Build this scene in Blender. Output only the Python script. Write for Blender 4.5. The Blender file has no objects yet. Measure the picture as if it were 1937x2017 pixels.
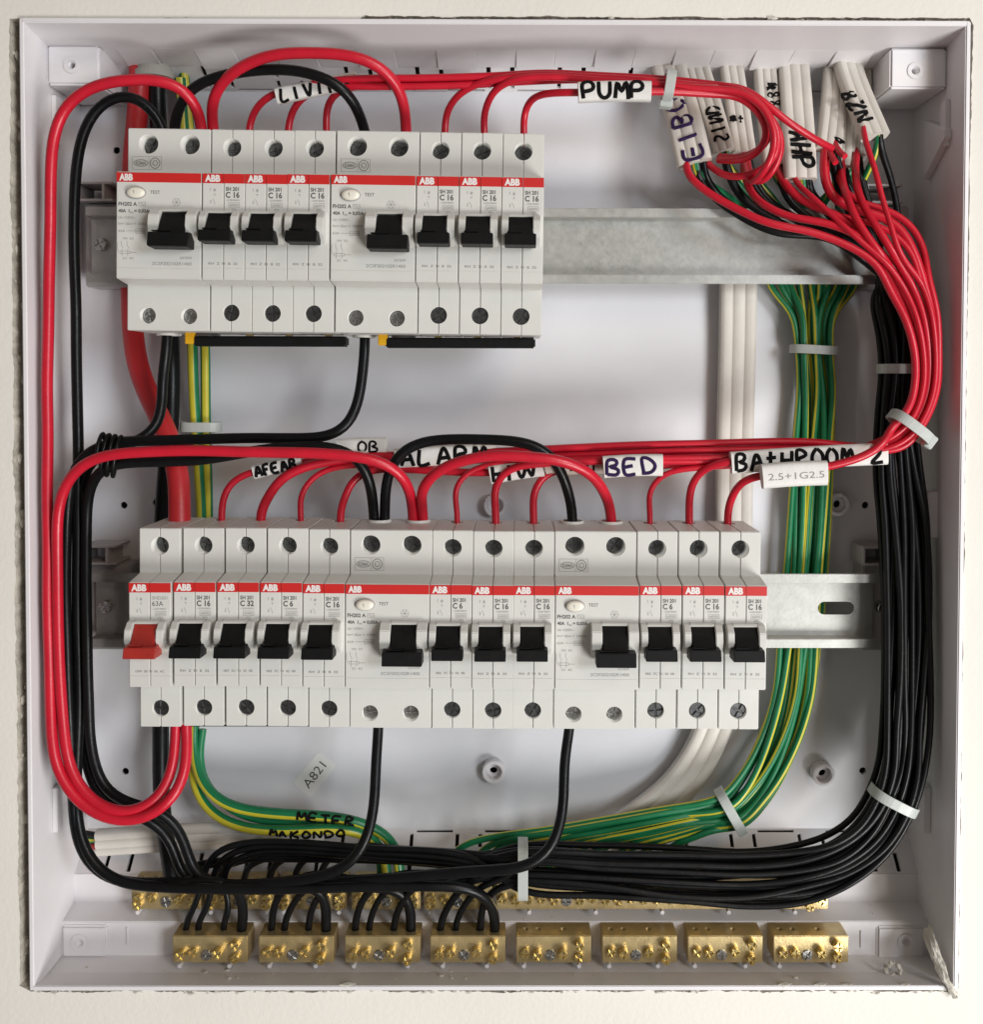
import bpy, bmesh, math, random
from mathutils import Vector, Matrix, noise
random.seed(7)
S = bpy.context.scene
COL = S.collection
MM = 0.001

# ------------------------------------------------------------------ camera
F, CX, CY = 2004.0, 1036.04, 805.95          # focal length / principal point in photo pixels
CAM = Vector((0.0, -475.35, 5.36))           # mm
RX, RY, RZ = 0.0259, -0.00439, 0.00194
def _rot(a, b, c):
    ca, sa, cb, sb, cc, sc = math.cos(a), math.sin(a), math.cos(b), math.sin(b), math.cos(c), math.sin(c)
    return Matrix(((cc, -sc, 0), (sc, cc, 0), (0, 0, 1))) @ Matrix(((1, 0, 0), (0, ca, -sa), (0, sa, ca))) @ Matrix(((cb, 0, sb), (0, 1, 0), (-sb, 0, cb)))
R = _rot(RX, RY, RZ)
def _w(v): return Vector((v[0], v[2], -v[1]))
right, down, fwd = _w(R[0]), _w(R[1]), _w(R[2])
cd = bpy.data.cameras.new('camera'); cam = bpy.data.objects.new('camera', cd); COL.objects.link(cam)
cam.matrix_world = Matrix(((right.x, -down.x, -fwd.x, CAM.x*MM), (right.y, -down.y, -fwd.y, CAM.y*MM), (right.z, -down.z, -fwd.z, CAM.z*MM), (0, 0, 0, 1)))
cd.sensor_fit = 'HORIZONTAL'; cd.sensor_width = 36.0; cd.lens = 36.0*F/1937.0
cd.shift_x = (968.5-CX)/1937.0; cd.shift_y = -(1008.5-CY)/1937.0
cd.clip_start = 0.01; cd.clip_end = 50
S.camera = cam
DS = 1937/1882.0
def P(u, v, y):
    """photo position (u, v on the 1882-wide view) on the plane y millimetres behind the rail front -> mm"""
    d = right*((u*DS-CX)/F) + down*((v*DS-CY)/F) + fwd
    return CAM + d*((y-CAM.y)/d.y)

# ------------------------------------------------------------------ light
wd = bpy.data.worlds.new('World'); S.world = wd; wd.use_nodes = True
bg = wd.node_tree.nodes['Background']; bg.inputs[0].default_value = (1.0, 0.91, 0.82, 1); bg.inputs[1].default_value = 0.17
def area(name, loc, target, size, power, col):
    l = bpy.data.lights.new(name, 'AREA'); l.size = size; l.energy = power; l.color = col; l.shape = 'DISK'
    o = bpy.data.objects.new(name, l); COL.objects.link(o); o.location = loc
    o.rotation_euler = (Vector(target)-Vector(loc)).to_track_quat('-Z', 'Y').to_euler()
    return o
area('window_light', (1.22, -1.65, 0.30), (0, 0, -0.05), 0.6, 20, (0.91, 0.955, 1.0))
area('low_fill_light', (0.80, -0.95, -0.72), (0.15, 0, -0.2), 0.6, 17, (1.0, 0.985, 0.96))  # added fill from low on the right, brightens wall and box towards the bottom
area('ceiling_light', (0.75, -1.3, 0.85), (0, 0, 0.1), 0.5, 3.5, (1.0, 0.74, 0.50))
S.view_settings.view_transform = 'Standard'; S.view_settings.look = 'None'
S.view_settings.exposure = -0.13; S.view_settings.gamma = 1.0; S.view_settings.use_curve_mapping = False
S.render.engine = 'CYCLES'

# ------------------------------------------------------------------ materials
MAT = {}
def mat(name, col, rough=0.5, metal=0.0, var=0.0, vscale=40, bump=0.0, bscale=300, spec=0.5, coat=0.0, col2=None,
        specks=0.0, speckcol=(0.8, 0.75, 0.7), sss=0.0, trans=0.0, rvar=0.0):
    m = bpy.data.materials.new(name); m.use_nodes = True
    nt = m.node_tree; b = nt.nodes['Principled BSDF']
    b.inputs['Base Color'].default_value = (*col, 1); b.inputs['Roughness'].default_value = rough
    b.inputs['Metallic'].default_value = metal; b.inputs['Specular IOR Level'].default_value = spec
    b.inputs['Coat Weight'].default_value = coat; b.inputs['Coat Roughness'].default_value = 0.15
    if sss: b.inputs['Subsurface Weight'].default_value = sss; b.inputs['Subsurface Radius'].default_value = (.002, .002, .002); b.inputs['Subsurface Scale'].default_value = 1.0
    if trans: b.inputs['Transmission Weight'].default_value = trans
    tc = nt.nodes.new('ShaderNodeNewGeometry')
    def tex(sc, det=4, rg=0.6):
        n = nt.nodes.new('ShaderNodeTexNoise'); n.inputs['Scale'].default_value = sc; n.inputs['Detail'].default_value = det; n.inputs['Roughness'].default_value = rg
        nt.links.new(tc.outputs['Position'], n.inputs['Vector']); return n
    src = None
    if var:
        n = tex(vscale); r = nt.nodes.new('ShaderNodeValToRGB')
        c2 = col2 or tuple(max(0, c*(1-var)) for c in col)
        r.color_ramp.elements[0].position = 0.3; r.color_ramp.elements[1].position = 0.7
        r.color_ramp.elements[0].color = (*c2, 1); r.color_ramp.elements[1].color = (*col, 1)
        nt.links.new(n.outputs['Fac'], r.inputs['Fac']); src = r.outputs['Color']
    if specks:
        n = tex(900, 2); r = nt.nodes.new('ShaderNodeValToRGB')
        r.color_ramp.elements[0].position = 0.80-specks; r.color_ramp.elements[1].position = 0.84-specks
        r.color_ramp.elements[0].color = (0, 0, 0, 1); r.color_ramp.elements[1].color = (1, 1, 1, 1)
        nt.links.new(n.outputs['Fac'], r.inputs['Fac'])
        mx = nt.nodes.new('ShaderNodeMix'); mx.data_type = 'RGBA'
        nt.links.new(r.outputs['Color'], mx.inputs[0])
        if src: nt.links.new(src, mx.inputs[6])
        else: mx.inputs[6].default_value = (*col, 1)
        mx.inputs[7].default_value = (*speckcol, 1); src = mx.outputs[2]
    if src: nt.links.new(src, b.inputs['Base Color'])
    if rvar:
        n = tex(vscale*2.3); mr = nt.nodes.new('ShaderNodeMapRange')
        mr.inputs[3].default_value = max(0.02, rough-rvar); mr.inputs[4].default_value = min(1, rough+rvar)
        nt.links.new(n.outputs['Fac'], mr.inputs[0]); nt.links.new(mr.outputs[0], b.inputs['Roughness'])
    if bump:
        n = tex(bscale, 3); bp = nt.nodes.new('ShaderNodeBump'); bp.inputs['Strength'].default_value = bump; bp.inputs['Distance'].default_value = 0.0006
        nt.links.new(n.outputs['Fac'], bp.inputs['Height']); nt.links.new(bp.outputs['Normal'], b.inputs['Normal'])
    MAT[name] = m; return m
mat('wall_paint', (0.81, 0.775, 0.715), 0.7, var=0.07, vscale=9, bump=0.30, bscale=420, rvar=0.1)
mat('raw_plaster', (0.62, 0.57, 0.49), 0.95, var=0.45, vscale=120, bump=0.9, bscale=500)
mat('raw_mortar', (0.46, 0.42, 0.38), 0.95, var=0.4, vscale=300, bump=0.8, bscale=700)
mat('plaster_white', (0.66, 0.63, 0.56), 0.9, var=0.2, vscale=200, bump=0.7, bscale=600)
mat('cavity', (0.16, 0.14, 0.12), 0.95, var=0.4, vscale=60, bump=0.5)
mat('box_plastic', (0.785, 0.765, 0.78), 0.42, var=0.06, vscale=22, specks=0.02, speckcol=(.52, .49, .46), bump=0.06, bscale=900, rvar=0.08)
mat('panel_metal', (0.755, 0.755, 0.785), 0.34, var=0.06, vscale=18, specks=0.015, speckcol=(.5, .48, .45), bump=0.10, bscale=1500, rvar=0.1)
mat('clip_plastic', (0.42, 0.40, 0.40), 0.5, var=0.1)
mat('breaker_plastic', (0.665, 0.66, 0.625), 0.38, var=0.05, vscale=60, bump=0.10, bscale=2200, rvar=0.06)
mat('collar_plastic', (0.74, 0.73, 0.70), 0.4)
mat('black_plastic', (0.007, 0.007, 0.0075), 0.5, spec=0.22, var=0.4, vscale=150, bump=0.1, bscale=1800, rvar=0.12, specks=0.02, speckcol=(.06, .06, .055))
mat('red_plastic', (0.42, 0.030, 0.022), 0.38, var=0.12, vscale=150, rvar=0.1)
mat('stripe_red', (0.58, 0.018, 0.016), 0.45, var=0.06, vscale=80)
mat('ink_white', (0.78, 0.74, 0.72), 0.5)
mat('ink_grey', (0.10, 0.10, 0.098), 0.6)
mat('ink_faint', (0.27, 0.265, 0.255), 0.6)
mat('ink_marker', (0.008, 0.0075, 0.008), 0.7, spec=0.1, var=0.5, vscale=300)
mat('ink_purple', (0.04, 0.02, 0.085), 0.7, spec=0.1, var=0.4, vscale=300)
mat('test_button', (0.80, 0.76, 0.66), 0.35)
mat('yellow_tab', (0.75, 0.40, 0.01), 0.4)
mat('red_wire', (0.60, 0.010, 0.030), 0.33, var=0.16, vscale=90, bump=0.10, bscale=700, rvar=0.1, specks=0.03, speckcol=(0.70, 0.35, 0.33))
mat('red_sheath', (0.55, 0.022, 0.028), 0.42, var=0.14, vscale=60, bump=0.15, bscale=500, rvar=0.1)
mat('black_wire', (0.006, 0.0065, 0.0075), 0.34, spec=0.25, var=0.4, vscale=90, bump=0.12, bscale=700, rvar=0.12, specks=0.035, speckcol=(0.20, 0.19, 0.175))
mat('green_wire', (0.009, 0.19, 0.072), 0.36, var=0.2, vscale=80, bump=0.1, bscale=700, rvar=0.1, specks=0.02, speckcol=(.25, .38, .28))
mat('yellow_wire', (0.62, 0.55, 0.04), 0.36, var=0.15, vscale=80, rvar=0.1)
mat('white_sheath', (0.66, 0.62, 0.56), 0.5, var=0.10, vscale=60, bump=0.2, bscale=400)
mat('white_label', (0.76, 0.74, 0.71), 0.5, var=0.08, vscale=90, bump=0.2, bscale=500)
mat('beige_label', (0.55, 0.47, 0.41), 0.6, var=0.15, vscale=120)
mat('tie_nylon', (0.62, 0.66, 0.63), 0.35, sss=0.3, trans=0.25, bump=0.1, bscale=900)
mat('brass', (0.68, 0.53, 0.27), 0.33, 0.66, var=0.3, vscale=110, bump=0.12, bscale=900, rvar=0.12)
mat('brass_screw', (0.82, 0.64, 0.28), 0.2, 0.85, var=0.2, vscale=260, bump=0.04, bscale=900, rvar=0.06)
mat('steel', (0.60, 0.60, 0.59), 0.28, 1.0, var=0.4, vscale=350, bump=0.2, bscale=900, rvar=0.1)
mat('dark_steel', (0.20, 0.205, 0.21), 0.35, 1.0, var=0.5, vscale=500, rvar=0.12)
mat('zinc_rail', (0.49, 0.49, 0.465), 0.42, 0.65, var=0.17, vscale=160, bump=0.08, bscale=700, rvar=0.14)
mat('conduit_grey', (0.45, 0.43, 0.38), 0.6, var=0.2, vscale=60)
mat('sticker_paper', (0.80, 0.80, 0.78), 0.55)

# ------------------------------------------------------------------ builders (all sizes in millimetres)
def tag(o, label=None, cat=None, group=None, kind=None):
    if label: o['label'] = label
    if cat: o['category'] = cat
    if group: o['group'] = group
    if kind: o['kind'] = kind
    return o
def link(name, me, parent=None, loc=(0, 0, 0)):
    o = bpy.data.objects.new(name, me); COL.objects.link(o); o.location = Vector(loc)*MM
    if parent: o.parent = parent
    return o
def empty(name, loc, roty=0.0):
    o = bpy.data.objects.new(name, None); COL.objects.link(o); o.location = Vector(loc)*MM; o.rotation_euler = (0, roty, 0); o.empty_display_size = 0.01
    return o
class MB:
    """collects verts / faces in mm"""
    def __init__(s): s.v = []; s.f = []; s.m = []; s.sm = []
    def add(s, vs, fs, mi=0, smooth=False):
        b = len(s.v); s.v += [tuple(v) for v in vs]; s.f += [tuple(i+b for i in f) for f in fs]
        s.m += (mi if isinstance(mi, list) else [mi]*len(fs)); s.sm += [smooth]*len(fs); return s
    def box(s, x0, x1, y0, y1, z0, z1, mi=0):
        vs = [(x, y, z) for x in (x0, x1) for y in (y0, y1) for z in (z0, z1)]
        return s.add(vs, [(0, 1, 3, 2), (4, 6, 7, 5), (0, 4, 5, 1), (2, 3, 7, 6), (0, 2, 6, 4), (1, 5, 7, 3)], mi)
    def prism(s, prof, x0, x1, mi=0):
        """profile of (y, z) pushed along x"""
        n = len(prof); vs = [(x0, y, z) for y, z in prof]+[(x1, y, z) for y, z in prof]
        fs = [tuple(range(n)), tuple(range(2*n-1, n-1, -1))]+[(i+n, (i+1) % n+n, (i+1) % n, i) for i in range(n)]
        return s.add(vs, fs, mi)
    def cyl(s, c, ax, r, h, seg=20, r2=None, mi=0, smooth=True, caps=True):
        c = Vector(c); ax = Vector(ax).normalized(); a = ax.orthogonal().normalized(); b = ax.cross(a); r2 = r if r2 is None else r2
        vs = []
        for k, rr in ((0, r), (1, r2)):
            for i in range(seg):
                t = 2*math.pi*i/seg; vs.append(c+ax*(h*k)+a*(rr*math.cos(t))+b*(rr*math.sin(t)))
        s.add(vs, [(i, (i+1) % seg, (i+1) % seg+seg, i+seg) for i in range(seg)], mi, smooth)
        if caps: s.add(vs, [tuple(range(seg-1, -1, -1)), tuple(range(seg, 2*seg))], mi)
        return s
    def ring(s, c, ax, ro, ri, h, seg=28, mi=0):
        c = Vector(c); ax = Vector(ax).normalized(); a = ax.orthogonal().normalized(); b = ax.cross(a); vs = []
        for k, rr in ((0, ro), (1, ro), (1, ri), (0, ri)):
            for i in range(seg):
                t = 2*math.pi*i/seg; vs.append(c+ax*(h*k)+a*(rr*math.cos(t))+b*(rr*math.sin(t)))
        fs = []
        for k in range(4):
            for i in range(seg): fs.append((k*seg+i, k*seg+(i+1) % seg, ((k+1) % 4)*seg+(i+1) % seg, ((k+1) % 4)*seg+i))
        return s.add(vs, fs, mi, False)
    def mesh(s, name, mats, origin=(0, 0, 0), bevel=0.0, seg=2, fix=True):
        o = Vector(origin); me = bpy.data.meshes.new(name)
        me.from_pydata([((v[0]-o.x)*MM, (v[1]-o.y)*MM, (v[2]-o.z)*MM) for v in s.v], [], s.f)
        for k in (mats if isinstance(mats, (list, tuple)) else [mats]): me.materials.append(MAT[k])
        me.polygons.foreach_set('material_index', s.m); me.polygons.foreach_set('use_smooth', s.sm)
        bm = bmesh.new(); bm.from_mesh(me)
        if fix: bmesh.ops.recalc_face_normals(bm, faces=bm.faces)
        if bevel:
            es = [e for e in bm.edges if len(e.link_faces) == 2 and e.calc_face_angle(0) > 0.3]
            bmesh.ops.bevel(bm, geom=es, offset=bevel*MM, segments=seg, affect='EDGES', clamp_overlap=True)
        bm.to_mesh(me); bm.free(); me.update(); return me
    def obj(s, name, mats, parent=None, bevel=0.0, loc=(0, 0, 0), origin=None, **k):
        """origin: mesh is built round that world point and the object placed there"""
        if origin is not None: return link(name, s.mesh(name, mats, origin, bevel, **k), parent, origin)
        return link(name, s.mesh(name, mats, (0, 0, 0), bevel, **k), parent, loc)
def boolean(me, cutter):
    a = bpy.data.objects.new('tmp_a', me); b = bpy.data.objects.new('tmp_b', cutter); COL.objects.link(a); COL.objects.link(b)
    m = a.modifiers.new('b', 'BOOLEAN'); m.operation = 'DIFFERENCE'; m.object = b; m.solver = 'EXACT'
    bpy.context.view_layer.update(); dg = bpy.context.evaluated_depsgraph_get()
    out = bpy.data.meshes.new_from_object(a.evaluated_get(dg)); out.name = me.name
    bpy.data.objects.remove(a); bpy.data.objects.remove(b); bpy.data.meshes.remove(cutter); return out

def smooth_path(pts, step=2.2, it=10):
    pts = [Vector(p) for p in pts]; n = len(pts)
    if n == 2: pts = [pts[0], pts[0].lerp(pts[1], .5), pts[1]]; n = 3
    ext = [pts[0]*2-pts[1]]+pts+[pts[-1]*2-pts[-2]]; fine = []
    for i in range(1, n):
        p0, p1, p2, p3 = ext[i-1], ext[i], ext[i+1], ext[i+2]
        t0 = 0; t1 = t0+max((p1-p0).length, 1e-3)**.5; t2 = t1+max((p2-p1).length, 1e-3)**.5; t3 = t2+max((p3-p2).length, 1e-3)**.5
        k = max(2, int((p2-p1).length/1.0))
        for j in range(k):
            t = t1+(t2-t1)*j/k
            a1 = p0*((t1-t)/(t1-t0))+p1*((t-t0)/(t1-t0)); a2 = p1*((t2-t)/(t2-t1))+p2*((t-t1)/(t2-t1)); a3 = p2*((t3-t)/(t3-t2))+p3*((t-t2)/(t3-t2))
            b1 = a1*((t2-t)/(t2-t0))+a2*((t-t0)/(t2-t0)); b2 = a2*((t3-t)/(t3-t1))+a3*((t-t1)/(t3-t1))
            fine.append(b1*((t2-t)/(t2-t1))+b2*((t-t1)/(t2-t1)))
    fine.append(pts[-1]); out = [fine[0]]; acc = 0
    for a, b in zip(fine, fine[1:]):
        acc += (b-a).length
        if acc >= step: out.append(b); acc = 0
    if (out[-1]-fine[-1]).length > step*.4: out.append(fine[-1])
    else: out[-1] = fine[-1]
    for _ in range(it):
        o = out[:]
        for i in range(1, len(o)-1): out[i] = o[i]*.5+(o[i-1]+o[i+1])*.25
    return out
def tube(path, sect, flat=None, stripe=None, twist=0.0, phase=0.0, caps=True):
    """sweep a closed section [(a, b)] along the path; flat = direction the b axis leans to"""
    n = len(sect); mb = MB(); vs = []; N = len(path); up = None
    for i, p in enumerate(path):
        t = (path[min(i+1, N-1)]-path[max(i-1, 0)]).normalized()
        if flat is not None: b = flat-t*flat.dot(t); b.normalize()
        else:
            up = (t.orthogonal() if up is None else up-t*up.dot(t)); up.normalize(); b = up
        a = b.cross(t); ang = phase+twist*i; ca, sa = math.cos(ang), math.sin(ang)
        for x, y in sect: vs.append(p+a*(x*ca-y*sa)+b*(x*sa+y*ca))
    fs = []; mi = []
    for i in range(N-1):
        for j in range(n):
            fs.append((i*n+j, i*n+(j+1) % n, (i+1)*n+(j+1) % n, (i+1)*n+j)); mi.append(1 if stripe and j < stripe else 0)
    mb.add(vs, fs, mi, True)
    if caps: mb.add([vs[j] for j in range(n)]+[vs[(N-1)*n+j] for j in range(n)], [tuple(range(n-1, -1, -1)), tuple(range(n, 2*n))], 0, False)
    return mb
def circ(r, seg=12): return [(r*math.cos(2*math.pi*i/seg), r*math.sin(2*math.pi*i/seg)) for i in range(seg)]
def sup(a, b, e=4, seg=24):
    out = []
    for i in range(seg):
        t = 2*math.pi*i/seg; c, s_ = math.cos(t), math.sin(t)
        out.append((a*math.copysign(abs(c)**(2/e), c), b*math.copysign(abs(s_)**(2/e), s_)))
    return out
def lobes(a, b, k=3, per=8):
    """outline of a flat cable with k round cores side by side"""
    w = a/k; top = []
    for c in range(k):
        for i in range(per):
            t = math.pi-math.pi*(i+.5)/per
            top.append((-a+w*(2*c+1)+w*math.cos(t), b*(.72+.28*math.sin(t)) if 0 < c < k-1 or True else 0))
    r = [(x, y if abs(x) < a*.92 else y*.75) for x, y in top]
    return [(x, -y) for x, y in r]+[(x, y) for x, y in reversed(r)]
YB = Vector((0, -1, 0))
def conv(pts): return [p if isinstance(p, Vector) else P(*p) for p in pts]
def fill_y(pts):
    """points given as (u, v) take the depth interpolated between their neighbours with one"""
    pts = list(pts); idx = [i for i, p in enumerate(pts) if isinstance(p, Vector) or len(p) == 3]
    for a, b in zip(idx, idx[1:]):
        ya = pts[a].y if isinstance(pts[a], Vector) else pts[a][2]; yb = pts[b].y if isinstance(pts[b], Vector) else pts[b][2]
        for k in range(a+1, b): pts[k] = (*pts[k], ya+(yb-ya)*(k-a)/(b-a))
    return conv(pts)
def wire(name, label, pts, r, material, group=None, cat='wire', it=10, seg=12, phase=None):
    path = smooth_path(fill_y(pts), max(1.6, r), it)
    for i, p in enumerate(path):
        w = noise.noise(p*0.025+Vector((sum(map(ord, label)) % 97, 3.1, 0)))*0.42; path[i] = p+Vector((w, w*.6, w*.7)) if 1 < i < len(path)-2 else p
    if material == 'gy': mb = tube(path, circ(r, 18), flat=YB, stripe=2 if phase is None else 4, twist=random.uniform(-.006, .006) if phase is None else .0055, phase=math.radians(random.uniform(-30, 175)) if phase is None else math.radians(phase)); mats = ['green_wire', 'yellow_wire']
    else: mb = tube(path, circ(r, seg)); mats = [material]
    o = mb.obj(name, mats, origin=path[0]); return tag(o, label, cat, group), path

# text from the built-in face, and a stroke alphabet for handwriting
_TX = {}
def text_geo(s, size, align='LEFT', bold=0.0):
    k = (s, round(size, 3), align, bold)
    if k in _TX: return _TX[k]
    cu = bpy.data.curves.new('t', 'FONT'); cu.body = s; cu.size = size; cu.align_x = align; cu.resolution_u = 3; cu.offset = bold
    o = bpy.data.objects.new('t', cu); COL.objects.link(o); bpy.context.view_layer.update()
    me = bpy.data.meshes.new_from_object(o.evaluated_get(bpy.context.evaluated_depsgraph_get()))
    g = ([(v.co.x, v.co.y) for v in me.vertices], [tuple(p.vertices) for p in me.polygons])
    bpy.data.objects.remove(o); bpy.data.curves.remove(cu); bpy.data.meshes.remove(me); _TX[k] = g; return g
def put_text(mb, s, x, z, h, y, w=None, bold=0.0, mi=0):
    """cap height h, starting at x on baseline z; optional total width w"""
    vs, fs = text_geo(s, h/0.70, 'LEFT', bold)
    if not vs: return
    x0 = min(v[0] for v in vs); x1 = max(v[0] for v in vs); k = (w/(x1-x0)) if w else 1.0
    mb.add([(x+(v[0]-x0)*k, y, z+v[1]) for v in vs], fs, mi)
GL = {'P': ['0,0 0,1 .6,.98 .8,.75 .6,.5 0,.45'], 'U': ['0,1 .05,.2 .35,0 .65,.15 .75,1'], 'M': ['0,0 .12,1 .4,.35 .7,1 .9,0'],
      'A': ['0,0 .4,1 .8,0', '.15,.4 .7,.4'], 'L': ['.1,1 0,0 .65,.05'], 'R': ['0,0 .05,1 .6,.95 .7,.7 .1,.5 .75,0'], 'B': ['0,0 .05,1 .6,.9 .55,.6 .1,.52 .75,.35 .6,.05 0,0'],
      'E': ['.7,1 0,1 0,0 .7,0', '0,.5 .55,.52'], 'D': ['.1,0 0,1 .55,.9 .8,.5 .55,.1 0,0'], 'T': ['0,1 .8,1', '.4,1 .4,0'], 'H': ['0,0 .05,1', '.7,0 .75,1', '0,.5 .75,.5'],
      'O': ['.4,1 .05,.75 .05,.2 .4,0 .75,.2 .75,.75 .4,1'], '2': ['0,.8 .3,1 .65,.85 .6,.55 0,.02 .75,.02'], 'I': ['.3,1 .25,0'], 'V': ['0,1 .35,0 .7,1'],
      'N': ['0,0 .05,1 .7,0 .75,1'], 'G': ['.7,.85 .35,1 .05,.6 .2,.1 .65,.1 .7,.45 .4,.45'], 'K': ['0,0 .05,1', '.7,1 .05,.45 .75,0'], 'Z': ['0,1 .7,1 0,0 .75,0'],
      '8': ['.4,.52 .1,.75 .4,1 .65,.75 .4,.52 .05,.22 .4,0 .75,.25 .4,.52'], 'S': ['.65,.9 .25,1 .05,.72 .6,.42 .6,.1 .05,.05'], 'W': ['0,1 .2,0 .45,.7 .65,0 .9,1'],
      'F': ['.7,1 0,1 .05,0', '0,.55 .55,.55'], '-': ['0,.5 .6,.55'], ' ': [], '1': ['.1,.8 .35,1 .35,0'], 't': ['.3,1 .3,0', '0,.62 .65,.66'], '.': ['.2,0 .25,.05'],
      '#': ['0,.1 .8,.9 .1,.8 .9,.2 0,.5 .9,.6 .3,0 .5,1', '.1,.3 .9,.35', '0,.7 .8,.75']}
def handwriting(s, o, ex, ez, y, r=0.5, spacing=1.12, jit=0.05, yfun=None):
    """strokes on the plane y; o lower-left corner, ex advance of one letter, ez its height (vectors in mm)"""
    mb = MB(); k = 0; rnd = random.Random(hash(s) % 1000 if False else sum(map(ord, s)))
    for ch in s:
        for st in GL.get(ch, []):
            pp = []
            for t in st.split():
                a, b = map(float, t.split(',')); a += rnd.uniform(-jit, jit); b += rnd.uniform(-jit, jit)
                q = o+ex*(k*spacing+a)+ez*b; pp.append(Vector((q.x, (yfun(q) if yfun else y), q.z)))
            sm = smooth_path(pp, .5, 1)
            if yfun: sm = [Vector((q.x, yfun(q), q.z)) for q in sm]
            fl = tube(sm, [(c*r, d*0.45) for c, d in circ(1, 8)], flat=YB)
            mb.add(fl.v, fl.f, 0, True)
        k += 1
    return mb

# ------------------------------------------------------------------ levels
RL, RRR, RT_, RB_ = -216.4, 193.9, 161.8, -262.8       # outer rim of the box
YR, YBK = -33.0, 24.0                                   # rim front, back panel
WT = 2.2
# ------------------------------------------------------------------ wall with its rough opening
def build_wall():
    n_per = 300; loop = []
    cs = [(RL, RB_), (RRR, RB_), (RRR, RT_), (RL, RT_)]; nr = [(0, -1), (1, 0), (0, 1), (-1, 0)]
    xs = P(690, 30, YR).x
    for k in range(4):
        (x0, z0), (x1, z1) = cs[k], cs[(k+1) % 4]; nx, nz = nr[k]
        for i in range(n_per):
            t = i/n_per; x = x0+(x1-x0)*t; z = z0+(z1-z0)*t
            f = noise.noise(Vector((x*.05, z*.05, 3)))+.6*noise.noise(Vector((x*.25, z*.25, 9)))+.45*noise.noise(Vector((x*.9, z*.9, 2)))
            if k == 0: g = 1.35+1.1*f
            elif k == 1: g = 0.7+.5*f+1.0*max(0, (z-40)/120)
            elif k == 2: g = (1.7+.6*f) if x > xs else (0.35+.45*f)
            else: g = 5.0+1.0*f
            g = max(0.12, g); loop.append((x+nx*g, z+nz*g, x, z, nx, nz))
    N = len(loop); mb = MB(); YW = -31.0
    vs = []; out = 620.0
    for (x, z, bx, bz, nx, nz) in loop: vs.append((x, YW-.2, z))
    for (x, z, bx, bz, nx, nz) in loop:
        d = 5.0+1.5*noise.noise(Vector((x*.1, z*.1, 5)))
        cxn = (bx+11)/205.0; czn = (bz+50)/212.0
        vs.append((x+cxn*d, YW-.25, z+czn*d))
    for (x, z, bx, bz, nx, nz) in loop:
        k = out/max(abs(bx+11), abs(bz+50)); vs.append((-11+(bx+11)*k, YW-.25, -50+(bz+50)*k))
    fs = []
    for a in range(2):
        for i in range(N): fs.append((a*N+i, a*N+(i+1) % N, (a+1)*N+(i+1) % N, (a+1)*N+i))
    mb.add(vs, fs, 0, False)
    w = mb.obj('wall', 'wall_paint'); tag(w, kind='structure')
    eb = MB(); ev = []
    for lv, yy in ((0, YW), (1, YW+4), (2, YW+10), (3, YW+24)):
        for (x, z, bx, bz, nx, nz) in loop:
            j = 0 if lv == 0 else .8*noise.noise(Vector((x*.3, z*.3, yy)))-.25*lv
            if lv: j = max(j, -0.05-0.0*lv) if (nx, nz) != (-1, 0) else j
            ev.append((x+nx*j, yy-(.2 if lv == 0 else 0), z+nz*j))
    ef = [(a*N+i, (a+1)*N+i, (a+1)*N+(i+1) % N, a*N+(i+1) % N) for a in range(3) for i in range(N)]
    eb.add(ev, ef, 0, False); eb.obj('plaster_edge', 'raw_plaster', w)
    mo = MB(); n = 260; vs = []; rnd = random.Random(3)
    for i in range(n+1):
        x = xs+(RRR+1-xs)*i/n; a = rnd.uniform(-.5, .5); vs += [(x, -29.6+a, RT_-.3), (x, -28.6+rnd.uniform(-.9, .9), RT_+1.4), (x, -29.8+rnd.uniform(-.7, .7), RT_+4.5)]
    mo.add(vs, [(i*3+j, i*3+j+1, i*3+j+4, i*3+j+3) for i in range(n) for j in range(2)], 0, False); mo.obj('mortar_fill', 'raw_mortar', w)
    cv = MB(); d0, d1 = 9, 26
    cv.box(RL-20, RRR+20, 40, 46, RB_-20, RT_+20)
    cv.box(RL-24, RL-20, -6, 46, RB_-20, RT_+20); cv.box(RRR+20, RRR+24, -6, 46, RB_-20, RT_+20)
    cv.box(RL-20, RRR+20, -6, 46, RB_-24, RB_-20); cv.box(RL-20, RRR+20, -6, 46, RT_+20, RT_+24)
    cv.obj('cavity_lining', 'cavity', w)
    return w
wall = build_wall()

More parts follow.
